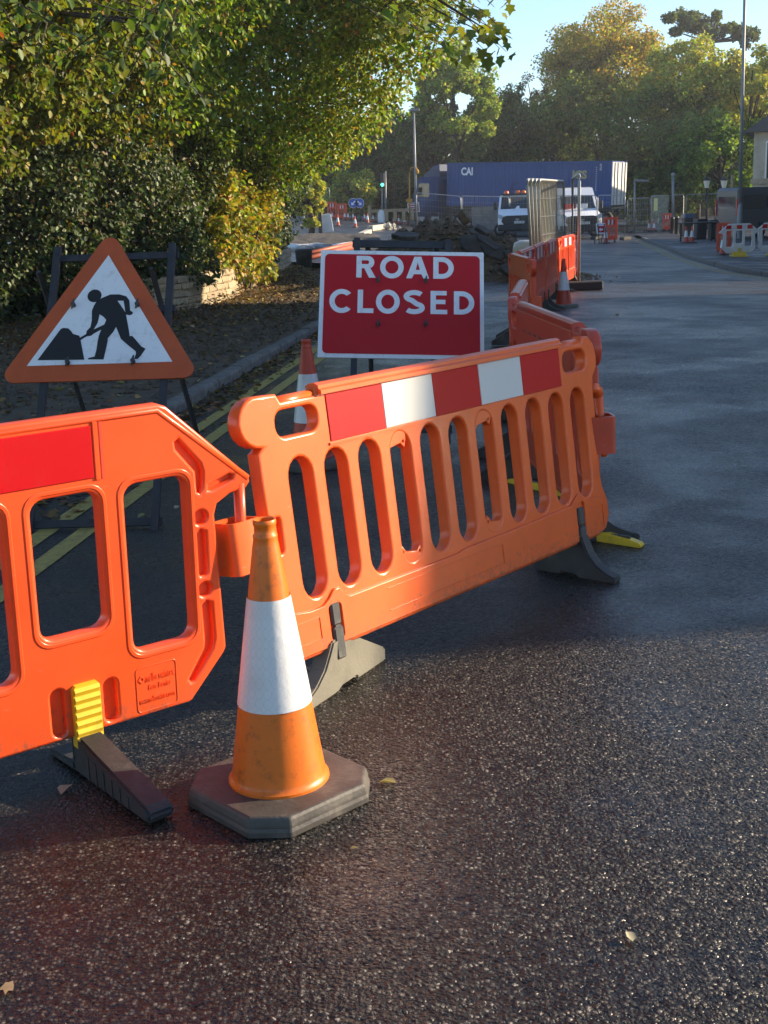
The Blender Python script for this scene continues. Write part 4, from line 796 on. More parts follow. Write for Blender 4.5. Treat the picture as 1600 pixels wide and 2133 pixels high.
# ROAD CLOSED sign
oR = np.array([-.3373, 8.237, 1.2321]); yR, lR, rR = .0135, .5277, -.0573
gR = (oR[0], oR[1] - 1.2321 * math.tan(lR), 0)
rc = empty('road_closed_sign', gR, yR, 'red rectangular ROAD CLOSED sign with white lettering on a steel frame', 'road sign')
hubR = Matrix.Translation((0, 1.2321 * math.tan(lR), 1.2321)) @ Matrix.Rotation(-lR, 4, 'X') @ Matrix.Rotation(-rR, 4, 'Y')
pr = plate('plate', [rr(0, -.75, 1.05, 0, .006, 2)], .004, .001, m_signw, rc); pr.matrix_local = hubR
o = plate('red_panel', [rr(.028, -.722, 1.024, -.028, .03)], .0008, 0, m_signr, pr, sm=False); o.location = (0, -.0026, 0)
def arc(cx, cz, rx, rz, a0, a1, n=22): return [(cx + rx * cos(radians(a0 + (a1 - a0) * k / n)), cz + rz * sin(radians(a0 + (a1 - a0) * k / n))) for k in range(n + 1)]
def letter(ch, x0, x1, z0, z1, par):
    t = .034; w = x1 - x0; h = z1 - z0; cx, cz = (x0 + x1) / 2, (z0 + z1) / 2; loops = []
    if ch == 'O': loops = [ell(cx, cz, w / 2, h / 2 + .003, 40), ell(cx, cz, w / 2 - t, h / 2 + .003 - t, 36)]
    elif ch == 'D':
        r = h / 2; loops = [[(x0, z0)] + arc(x1 - r * .98, cz, r * .98, h / 2, -90, 90) + [(x0, z1)], [(x0 + t, z0 + t)] + arc(x1 - r * .98, cz, r * .98 - t, h / 2 - t, -90, 90) + [(x0 + t, z1 - t)]]
    elif ch == 'L': loops = [[(x0, z0), (x1, z0), (x1, z0 + t * .95), (x0 + t, z0 + t * .95), (x0 + t, z1), (x0, z1)]]
    elif ch == 'E': m_ = cz + .004; loops = [[(x0, z0), (x1, z0), (x1, z0 + t * .9), (x0 + t, z0 + t * .9), (x0 + t, m_ - t * .45), (x1 - .012, m_ - t * .45), (x1 - .012, m_ + t * .45), (x0 + t, m_ + t * .45), (x0 + t, z1 - t * .9), (x1 - .004, z1 - t * .9), (x1 - .004, z1), (x0, z1)]]
    elif ch == 'A':
        ap = .022; loops = [[(x0, z0), (x0 + t * 1.08, z0), (x0 + t * 1.08 + .013, z0 + .030), (x1 - t * 1.08 - .013, z0 + .030), (x1 - t * 1.08, z0), (x1, z0), (cx + ap, z1), (cx - ap, z1)], [(x0 + t + .026, z0 + .060), (x1 - t - .026, z0 + .060), (cx, z1 - .040)]]
    elif ch == 'R':
        r = h * .29; bz = z1 - r; loops = [[(x0, z0), (x0 + t, z0), (x0 + t, bz - r + .002), (x0 + w * .42, bz - r + .002), (x1 - t * 1.12, z0), (x1 + .004, z0), (x1 - .036, bz - r + .012)] + arc(x1 - r - .006, bz, r, r, -62, 90, 16) + [(x0, z1)], [(x0 + t, bz - r + t * .92)] + arc(x1 - r - .006, bz, r - t, r - t * .92, -90, 90, 12) + [(x0 + t, z1 - t * .92)]]
    elif ch == 'C':
        loops = [arc(cx + .006, cz, w / 2 + .004, h / 2 + .003, 42, 318, 36) + arc(cx + .006, cz, w / 2 + .004 - t, h / 2 + .003 - t, 312, 48, 32)]
    elif ch == 'S':
        r = h / 4 + .004; cu, cl = z1 - r + .003, z0 + r - .003; k = (w / 2) / r * .98
        A1 = arc(cx, cu - .000, w / 2 - t / 2, r - t / 2, 32, 270 - 20, 22); A2 = arc(cx, cl, w / 2 - t / 2, r - t / 2, 70, -148, 22)
        path = A1 + A2; ou = []; inn = []
        for i, p in enumerate(path):
            a = path[max(0, i - 1)]; b = path[min(len(path) - 1, i + 1)]; d = (b[0] - a[0], b[1] - a[1]); l = sqrt(d[0] ** 2 + d[1] ** 2); nn = (-d[1] / l * t / 2, d[0] / l * t / 2); ou.append((p[0] + nn[0], p[1] + nn[1])); inn.append((p[0] - nn[0], p[1] - nn[1]))
        loops = [ou + inn[::-1]]
    o = plate('letter', loops, .0006, 0, m_signw, par, sm=False); o.location = (0, -.0044, 0)
for ch, a, b in (('R', .231, .352), ('O', .383, .535), ('A', .552, .699), ('D', .725, .857)): letter(ch, a, b, -.194, -.040, pr)
for ch, a, b in (('C', .062, .212), ('L', .244, .346), ('O', .361, .513), ('S', .537, .673), ('E', .709, .816), ('D', .858, .988)): letter(ch, a, b, -.442, -.280, pr)
for bx, bz in ((.373, -.214), (.677, -.213), (.379, -.52), (.679, -.515)): wing_bolt(rc, bx, bz, hubR)
fr = MB()
for fx in (.23, .82): fr.box(fx - .02, .012, -1.30, fx + .02, .042, .10)
for z in (.075, -.20, -.52, -1.2): fr.box(.2, .043, z - .025, .85, .055, z + .025)
o = fr.build('front_frame', m_frame, rc); o.matrix_local = hubR
for fx in (.30, .75):
    l = MB(); l.tube([hubR @ Vector((fx, .06, .06)), Vector((fx, 1.75, .01))], .017, 4); l.build('rear_leg', m_frame, rc)
# ------------------------------------------------------------------ loose leaves on the road
LF = [leaf_mesh('leaf', np.zeros((1, 3)), np.array([[1., 0, 0]]), np.array([[0, 0, 1.]]), np.array([1.0]), np.array([c]), t) for c, t in (((.36, .24, .14), MAPLE), ((.32, .28, .12), OVAL), ((.42, .38, .26), OVAL))]
for me in LF: me.materials.append(m_dry)
for px, py, sz, k, lab in ((826, 1636, .05, 1, 'curled tan leaf on the road right of the foreground cone'), (745, 1772, .02, 1, 'small yellow leaf scrap below the foreground cone'), (365, 1063, .045, 2, 'pale leaf on the road seen through the gate barrier window'), (288, 1082, .06, 1, 'yellowish curled leaf seen through the gate barrier window'), (30, 2062, .035, 0, 'tan leaf fragment at the bottom left of the road'), (1318, 1968, .035, 2, 'pale leaf fragment on the road at lower right'), (1280, 658, .09, 1, 'yellow leaf on the wet road beyond the barriers'), (145, 1640, .06, 2, 'pale leaf beside the gate barrier foot')):
    p = G(px, py); o = bpy.data.objects.new('fallen_leaf', LF[k]); COL.objects.link(o); o.location = p + Vector((0, 0, .008)); o.rotation_euler = (random.uniform(-.2, .2), random.uniform(-.3, .1), random.uniform(0, 6)); o.scale = (sz * 1.3, sz * 1.3, sz * 2.2); o.scale = o.scale * .72; tag(o, lab, 'leaf', 'single leaves on the road')
# ================================================================== MIDDLE AND FAR
# ------------------------------------------------------------------ dug-up area: bank, mound, slabs, pipes
def heightfield(name, x0, x1, y0, y1, nx, ny, f, mat, parent=None):
    vs = []; fs = []
    for j in range(ny + 1):
        for i in range(nx + 1):
            x = x0 + (x1 - x0) * i / nx; y = y0 + (y1 - y0) * j / ny; vs.append((x, y, f(x, y)))
    for j in range(ny):
        for i in range(nx): a = j * (nx + 1) + i; fs.append((a, a + 1, a + nx + 2, a + nx + 1))
    me = bpy.data.meshes.new(name); me.from_pydata(vs, [], fs); me.update(); return link(name, me, mat, parent, smooth_=True)
from mathutils import noise as mnoise
def fbm(x, y, s, seed=0.0): return mnoise.fractal(Vector((x * s + seed, y * s - seed, seed)), 1.0, 2.1, 5)
MC = PY(945, 520, 29.5)
def mound_h(x, y):
    dx, dy = x - MC.x, y - MC.y
    h = .98 * math.exp(-((dx - .2) / 1.25) ** 2 - (dy / 1.5) ** 2) + .66 * math.exp(-((dx + 1.3) / 1.1) ** 2 - ((dy - .2) / 1.2) ** 2) + .44 * math.exp(-((dx - 1.6) / .9) ** 2 - ((dy + .9) / 1.2) ** 2)
    e = h + (.30 * fbm(x, y, .9, 3) + .16 * fbm(x, y, 2.9, 7)) * min(1, h * 2.2)
    return float(gz(x, y)) - .06 + max(0, e)
mound = heightfield('earth_mound', MC.x - 3.6, MC.x + 3.9, MC.y - 3.2, MC.y + 3.4, 130, 110, mound_h, m_earth)
tag(mound, 'brown mound of dug earth in the closed road behind the red sign', 'earth mound')
def mg():
    while True:
        x = MC.x + random.gauss(.3, 1.6); y = MC.y + random.gauss(-.7, 1.5); h = mound_h(x, y)
        if abs(x - MC.x) < 3.7: return (x, y, h + .01)
clods('earth_clods', mg, 4200, .015, .10, m_earth, None, 'loose clods and stones spilled over the earth mound', 'earth')
m_slab = M('broken_tarmac', (.060, .058, .056), .85, var=.4, vscale=6, bump=.8, bscale=35, bdist=.02, dirt=(.13, .10, .065), dscale=3, damt=.7)
def slab(px, py, Y, sx, sy, sz, rot, label, mat=None, grp='broken slabs on the earth mound'):
    p = PY(px, py, Y); rd = random.Random(px * 7 + py); pts = []
    k = rd.choice((5, 6, 7))
    for i in range(k): a = 2 * pi * i / k + rd.uniform(-.25, .25); pts.append((sx * .5 * cos(a) * rd.uniform(.8, 1.15), sy * .5 * sin(a) * rd.uniform(.8, 1.15)))
    mb = MB(); mb.prism(pts, -sz / 2, sz / 2, 'z'); o = link('tarmac_slab', bevel(mb.mesh('tarmac_slab'), sz * .12, 1), mat or m_slab, None, p, rot); tag(o, label, 'slab', grp); return o
slab(978, 508, 27.6, .62, .5, .12, (1.1, .1, .3), 'large flat broken slab leaning at the front of the mound')
slab(1028, 522, 27.3, .60, .4, .10, (.9, .5, -.4), 'tilted broken slab right of the largest one on the mound')
slab(1068, 540, 27.0, .62, .22, .09, (.6, .75, -.5), 'narrow slab sliding down beside the striped barrier')
slab(1005, 480, 28.2, .45, .3, .09, (.7, .3, .6), 'small dark slab near the top right of the mound')
slab(1015, 505, 27.4, .7, .26, .08, (.5, .55, -.5), 'long grey slab lying across the right flank of the mound')
slab(1058, 562, 26.8, .42, .32, .11, (.8, .3, .2), 'broken slab at the foot of the mound by the barrier')
slab(965, 452, 29.3, .42, .34, .2, (.4, .9, .3), 'brown lump on the crest of the mound', m_earth)
slab(845, 492, 27.5, .75, .4, .09, (.25, .05, .1), 'flat dark slab on the left flank of the mound')
slab(1092, 519, 27.2, .45, .3, .16, (.3, .2, .4), 'dark block beside the leaning fence panels')
slab(987, 484, 28.4, .28, .16, .08, (.6, .4, -.6), 'pale broken kerb fragment on the mound', m_kerb)
slab(905, 517, 27.2, .35, .3, .12, (.9, .2, .5), 'pale chunk seen through the sign frame', m_kerb)
# gravel bank on the left of the works and pipes
GB = G(670, 516)
def bank_h(x, y): 
    t = math.exp(-((y - GB.y - 2.5) / 1.6) ** 2); return float(gz(x, y)) + .02 + .38 * t * (1 + .25 * fbm(x, y, 1.1, 2)) + .05 * fbm(x, y, 3, 5)
m_gravel = M('gravel', (.085, .078, .07), .95, var=.5, vscale=24, bump=1, bscale=40, bdist=.04)
bk = heightfield('gravel_bank', GB.x - 3.2, GB.x + 2.2, GB.y - 1.5, GB.y + 6, 60, 60, bank_h, m_gravel); tag(bk, 'low grey gravel bank across the closed road left of the mound', 'gravel bank')
m_wrap = M('white_wrap', (.62, .64, .66), .55, var=.15, vscale=10, bump=.9, bscale=9, bdist=.03)
p = [G(x, y, .14) for x, y in ((600, 513), (630, 516), (660, 512), (690, 516), (733, 509))]
mb = MB(); mb.tube(p, [.10, .12, .105, .12, .10], 12); tag(mb.build('wrapped_pipe', m_wrap, None, sm=True), 'white wrapped pipe lying in front of the gravel bank', 'pipe')
m_duct = M('red_duct', (.42, .10, .045), .5, var=.15, vscale=6)
for a, b, r, lab in (((640, 528), (746, 505), .07, 'upper red plastic duct slanting up behind the sign'), ((645, 537), (748, 511), .075, 'lower red plastic duct slanting up behind the sign')):
    A_ = G(*a, .1); B_ = G(b[0], b[1], .35); mb = MB(); mb.tube([A_, A_.lerp(B_, .5), B_], r, 10); tag(mb.build('plastic_duct', m_duct, None, sm=True), lab, 'duct', 'red plastic ducts')
pb = G(634, 556); bn = empty('black_tub', pb, .2, 'black tub with pale hoop handle beside the hedge end', 'tub')
MB().lathe([(.20, 0), (.23, .42), (.245, .46), (.235, .46), (.215, .40), (.19, .03)], 18, (0, 0, 0), (True, True)).build('body', m_rubber, bn, sm=True)
MB().tube([(-.24, 0, .44), (-.18, 0, .52), (0, 0, .565), (.2, 0, .53), (.30, .02, .47)], .018, 8).build('handle', m_wrap, bn, sm=True)
# pale kerb units lying at the back edge
for a, b, lab in (((752, 476), (768, 476), 'pale new kerb block lying left in the closed road'), ((771, 477), (796, 477), 'longer pale new kerb block lying beside the white rubble'), ((622, 470), (660, 471), 'pale kerb edging by the hedge end')):
    A_, B_ = G(*a), G(*b); mb = MB(); d = B_ - A_; mb.bbox(0, -.15, 0, d.length, .15, .26, .02); o = mb.build('kerb_block', M('new_kerb', (.5, .46, .36), .8, var=.15, vscale=6), None, A_, (0, 0, atan2(d.y, d.x))); tag(o, lab, 'kerb block', 'new kerb blocks')
def wr(): a = G(813 + random.gauss(0, 6), 477 + random.gauss(0, 1.2)); return (a.x, a.y, a.z + random.uniform(0, .25))
clods('pale_rubble', wr, 120, .05, .18, M('pale_rubble', (.45, .42, .35), .9, var=.2), None, 'small heap of pale rubble beyond the mound', 'rubble')
pw = G(683, 466); o = link('white_slab', bevel(MB().box(-.28, -.12, 0, .28, .12, .9).mesh('white_slab'), .05, 2), m_wpl, None, pw, (-.1, -.12, .2)); tag(o, 'upright white plastic block standing by the hedge end', 'block')
pd = G(667, 466); MBp = MB(); MBp.box(-.08, -.08, 0, .08, .08, .95); tag(MBp.build('dark_post', m_frame, None, pd), 'short dark post beside the white plastic block', 'post')
pw = GY(1104, 24.6); o = link('white_barrel', MB().lathe([(.02, 0), (.30, .0), (.33, .05), (.33, .75), (.30, .86), (.2, .9), (.02, .9)], 18).mesh('white_barrel'), m_wpl, None, pw, None, True); tag(o, 'pale rounded plastic drum left of the leaning fence panels', 'drum')
# ------------------------------------------------------------------ mesh fence panels
m_wire = M('fence_wire', (.38, .39, .38), .45, metal=.7, var=.2, vscale=30)
m_blk = M('fence_block', (.06, .058, .055), .9)
def fence_panel(P, Q, label, group, h=2.0, dens=.16, lean=(0, 0), blocks=True, wr=.0024, tr=.021, name='mesh_fence_panel', sign=None):
    P = Vector(P); Q = Vector(Q); d = Q - P; L = sqrt(d.x ** 2 + d.y ** 2); root = empty(name, P, atan2(d.y, d.x), label, 'fence panel', group); root.rotation_euler = (lean[0], lean[1], atan2(d.y, d.x))
    dz = d.z; mb = MB(); c = .12
    mb.tube([(.04, 0, .06), (.04, 0, h - c), (.04 + c * .3, 0, h - c * .3), (.04 + c, 0, h), (L - .04 - c, 0, h + dz), (L - .04 - c * .3, 0, h - c * .3 + dz), (L - .04, 0, h - c + dz), (L - .04, 0, .06 + dz), (.04, 0, .06)], tr, 8); mb.build('frame', m_wire, root, sm=True)
    wv = MB(); n = max(4, int(L / dens))
    for i in range(1, n): x = .04 + (L - .08) * i / n; wv.tube([(x, .0, .06 + dz * x / L), (x, .0, h + dz * x / L)], wr, 3, False)
    for k in range(1, 6): z = h * k / 6; wv.tube([(.04, .004, z), (L - .04, .004, z + dz)], wr * 1.4, 3, False)
    o = wv.build('wire_mesh', m_wire, root); o['kind'] = 'stuff'
    if blocks:
        for x in (.0, L): MB().bbox(x - .12, -.35, 0, x + .12, .35, .14, .02).build('foot_block', m_blk, root, (0, 0, dz * x / L))
    return root
FL = [(868, 476), (962, 478), (1062, 482), (1128, 486), (1192, 497), (1243, 498), (1303, 499)]
labs = ['mesh fence panel in front of the lorry cab', 'mesh fence panel in front of the blue container left of the van', 'mesh fence panel crossing in front of the left white van', 'mesh fence panel mostly hidden behind the leaning panels', 'mesh fence panel in front of the right white van', 'mesh fence panel in front of the white container doors']
FY = [71, 70, 67, 64, 60.5, 59.5, 58.5]
for i in range(6): fence_panel(GY(FL[i][0], FY[i]), GY(FL[i + 1][0], FY[i + 1]), labs[i], 'mesh fence across the junction')
FR = [(1306, 486), (1352, 482), (1389, 478)]
fence_panel(G(1306, 487), G(1353, 484), 'sunlit mesh fence panel bent at the right kerb corner', 'sunlit fence at the kerb corner', h=1.9, wr=.006)
f_ = fence_panel(G(1355, 484), G(1392, 478), 'sunlit mesh fence panel carrying the yellow notice', 'sunlit fence at the kerb corner', h=2.0, wr=.006)
pn = MB(); pn.box(.7, -.03, 1.15, 1.75, -.02, 1.85); pn.build('notice', M('yellow_notice', (.75, .72, .30), .6, var=.1), f_)
for a, b, l in (((1398, 473), (1424, 473), 'mesh fence panel left of the black lamp post'), ((1427, 473), (1500, 473), 'mesh fence panel between the two lantern posts'), ((650, 456), (690, 452), 'mesh fence panel beside the hedge end at far left')): fence_panel(G(*a), G(*b), l, 'far mesh fence panels', blocks=False)
# stack of leaning panels by the barriers
for k in range(4):
    a = GY(1126 - k * 5, 23.6 - k * .12); b = GY(1178 - k * 14, 26.6 - k * .25)
    fence_panel(a, b, ['front sunlit panel of the leaning fence panel stack', 'second panel of the leaning fence panel stack', 'third panel of the leaning fence panel stack', 'rearmost panel of the leaning fence panel stack'][k], 'stack of fence panels leaning by the barriers', h=2.0, dens=.085, lean=(-.015 - .012 * k, -.015), blocks=False, wr=.005, tr=.026)
a = GY(1206, 23.9); b = GY(1192, 26.6); fence_panel(a, b, 'single fence panel standing edge on beside the stack', 'stack of fence panels leaning by the barriers', h=2.1, dens=.6, blocks=False, tr=.028)
o = MB().bbox(-.38, -.12, 0, .38, .12, .16, .02).build('fence_block', M('block_black', (.02, .02, .021), .7), None, G(1212, 604), (0, 0, .1)); tag(o, 'black rubber fence block at the road edge of the sunlit barrier', 'fence block')
# ------------------------------------------------------------------ cones, small signs, barriers further away
pq = G(1174, 640); cone(pq, .3, 'scuffed red and white cone beside the striped barriers', 'traffic cones', m_conered, CP, .96, basem=m_rubgrey)
for px, py, lab in ((1429, 506, 'left one of the two cones by the black bins'), (1441, 506, 'right one of the two cones by the black bins'), (1505, 531, 'cone at the left end of the white barrier on the pavement'), (1262, 507, 'cone between the arrow sign and the red barrier'), (1352, 483, 'left cone behind the sunlit mesh fence'), (1362, 483, 'right cone behind the sunlit mesh fence')):
    p = G(px, py, .11 if px > 1400 else 0); cone(p, random.random(), lab, 'traffic cones', m_conered, CPF, .80 if px > 1495 else .85)
CF = [(704, 462), (736, 453), (740, 465), (760, 451), (766, 465), (770, 454), (777, 453), (800, 457), (822, 458), (843, 466), (692, 448), (718, 450), (725, 448), (830, 445)]
cl = ['leftmost of the small cones beyond the gravel bank', 'cone standing below the blue arrow discs', 'cone in front of the one below the blue arrow discs', 'cone just right of the blue arrow discs', 'front cone of the pair in the middle of the junction', 'rear cone of the pair in the middle of the junction', 'cone immediately right of the middle pair', 'single cone left of the white signal bollard', 'single cone below the white signal bollard', 'cone closest to the small red sign', 'cone in front of the far red barriers', 'cone between the far barriers and the blue discs', 'far cone half hidden left of the blue discs', 'lone cone by the timber rail']
for (px, py), l in zip(CF, cl): cone(G(px, py), random.random(), l, 'traffic cones', m_conered, CPF, .80 if py > 455 else .75)
def far_simple(px0, px1, py, h, mat, label, group, yaw=None):
    A_, B_ = G(px0, py), G(px1, py); d = B_ - A_; L = d.length; r = empty('plastic_barrier', A_, atan2(d.y, d.x), label, 'barrier', group); k = max(3, int(L / .22))
    plate('panel', [rr(0, .1, L, h, .06, 3)] + [rr(.08 + (L - .16) * i / k + .03, .28, .08 + (L - .16) * (i + 1) / k - .03, h * .62, .03, 2) for i in range(k)], .02, .005, mat, r, sm=False)
    for i in range(5): MB().box(.1 + (L - .2) * i / 5, -.006, h * .7, .1 + (L - .2) * (i + 1) / 5 - .004, 0, h * .9).build('reflective_strip', m_rred if i % 2 == 0 else m_rwhite, r)
    for x in (L * .2, L * .8): MB().prism([(-.22, 0), (-.05, .14), (.05, .14), (.22, 0)], x - .03, x + .03, 'x').build('foot', m_rubber, r)
    return r
far_simple(1257, 1286, 505, 1.05, m_red2, 'red barrier with white stripes beside the arrow sign', 'far red barriers')
far_simple(682, 702, 449, 1.1, m_red2, 'far red barrier next to the hedge end fence', 'far red barriers'); far_simple(703, 722, 447, 1.0, m_red2, 'far red barrier left of the blue arrow discs', 'far red barriers')
far_simple(1380, 1398, 482, 1.0, m_red2, 'sunlit red barrier at the end of the bent mesh fence', 'far red barriers'); far_simple(1020, 1052, 474, 1.0, m_red2, 'red barrier left of the left white van', 'far red barriers')
def small_sign(px0, px1, py0, py1, pyg, mat, label, arrow=False, lines=0):
    A_ = G((px0 + px1) / 2, pyg); w = (px1 - px0) / F_PX * A_.y; z0 = PY(0, py1, A_.y).z; top = PY((px0 + px1) / 2, py0, A_.y).z - A_.z; bot = PY((px0 + px1) / 2, py1, A_.y).z - A_.z
    r = empty('frame_sign', A_, .12, label, 'road sign', 'small red signs'); hub = Matrix.Translation((0, 0, bot)) @ Matrix.Rotation(-.3, 4, 'X'); h = top - bot
    o = plate('plate', [rr(-w / 2, 0, w / 2, h, .02, 2)], .006, .001, m_signw, r, sm=False); o.matrix_local = hub
    o2 = plate('red_panel', [rr(-w / 2 + .05, .05, w / 2 - .05, h - .05, .02, 2)], .001, 0, m_signr, o, sm=False); o2.location = (0, -.004, 0)
    if arrow:
        q = w * .22; zc = h * .40; o3 = plate('arrow', [[(-q, zc), (-q * .2, zc + q), (-q * .2, zc + q * .4), (q, zc + q * .4), (q, zc - q * .4), (-q * .2, zc - q * .4), (-q * .2, zc - q)]], .001, 0, m_signw, o, sm=False); o3.location = (0, -.008, 0)
    for k in range(lines):
        z = h * (.80 - .2 * k); o3 = MB().box(-w * .33, -.010, z - .03, w * .33 * (1 - .2 * k), -.0075, z + .03).build('lettering', m_signw, o)
    for x in (-w * .35, w * .35):
        mb = MB(); mb.tube([(x, .05, top * .95), (x * 1.2, -.25, 0)], .02, 5); mb.build('front_leg', m_frame, r); mb = MB(); mb.tube([(x, .1, top * .9), (x * 1.1, .5, 0)], .02, 5); mb.build('rear_leg', m_frame, r)
small_sign(1243, 1262, 464, 487, 508, m_signr, 'small red sign with white arrow in front of the far barrier', True, 1)
small_sign(851, 875, 421, 442, 468, m_signr, 'small red sign with white wording left of the mound', False, 3)
# blue keep left/right discs
m_blue = M('sign_blue', (.03, .10, .42), .4)
for px, a, lab in ((737, -2.36, 'left blue disc with white arrow pointing down left'), (750, -.78, 'right blue disc with white arrow pointing down right')):
    g = G(px, 452); r = empty('arrow_disc_sign', g, 0, lab, 'road sign', 'pair of blue arrow discs'); zc = PY(px, 423, g.y).z - g.z; R_ = 9.5 / F_PX * g.y
    o = plate('disc', [ell(0, zc, R_, None, 24)], .01, 0, m_signw, r, sm=False); o = plate('blue_face', [ell(0, zc, R_ * .92, None, 24)], .004, 0, m_blue, r, (0, -.02, 0), sm=False)
    c, s_ = cos(a), sin(a); q = R_ * .6; P_ = [(-q, .12 * R_), (.2 * q, .12 * R_), (.2 * q, .45 * R_), (q, 0), (.2 * q, -.45 * R_), (.2 * q, -.12 * R_), (-q, -.12 * R_)]
    plate('arrow', [[(x * c - y * s_, zc + x * s_ + y * c) for x, y in P_]], .003, 0, m_signw, r, (0, -.032, 0), sm=False)
    mb = MB(); mb.tube([(0, .03, 0), (0, .03, zc)], .035, 6); mb.build('post', m_frame, r)
# white gate barrier on the right pavement with its red neighbour
pw = G(1560, 534, .10); wb = gate_barrier('gate_barrier', (pw.x - .40, pw.y, pw.z), .0, 0, .11, m_wpl, 'white gate barrier with red strips on the right pavement', False, None, None, True, True)
wb.scale = (1.03, 1, .95)
wb2 = gate_barrier('gate_barrier', (pw.x + .66, pw.y + .02, pw.z), .0, 0, .11, m_wpl, 'second white gate barrier cut off by the right edge', False, None, None, True, True); wb2.scale = (1.03, 1, .95)
a = G(1493, 531, .1); b2 = G(1522, 524, .1); far_simple(1492, 1522, 531, 1.0, m_red2, 'red barrier half hidden by the left end of the white barrier', 'far red barriers')
# ------------------------------------------------------------------ vehicles
m_wpaint = M('white_van_paint', (.84, .86, .88), .25, coat=.6, var=.03, vscale=2); m_gpaint = M('grey_van_paint', (.055, .064, .074), .35, coat=.1)
m_bump = M('bumper_black', (.018, .018, .02), .55); m_tyre = M('tyre', (.015, .015, .016), .8); m_rim = M('wheel_rim', (.3, .3, .31), .4, metal=.7)
m_lamp = M('headlamp', (.5, .55, .6), .08, spec=.8); m_amb = M('amber_beacon', (.65, .14, .02), .25); m_plate = M('number_plate', (.75, .75, .72), .5); m_tail = M('tail_lamp', (.5, .03, .02), .2)
def wheel(par, x, y, r=.34, w=.22):
    g = bpy.data.objects.new('wheel', None); COL.objects.link(g); g.parent = par; g.location = (x, y, r)
    def ly(prof, n=20):
        mb = MB(); mb.lathe(prof, n); mb.v = [(vx, vz, vy) for vx, vy, vz in mb.v]; return mb
    ly([(r * .62, -w / 2), (r * .95, -w / 2), (r, -w * .3), (r, w * .3), (r * .95, w / 2), (r * .62, w / 2)]).build('tyre', m_tyre, g, sm=True)
    ly([(.02, -w * .42), (r * .3, -w * .42), (r * .62, -w * .48), (r * .62, w * .48), (r * .3, w * .42), (.02, w * .42)]).build('rim', m_rim, g, sm=True)
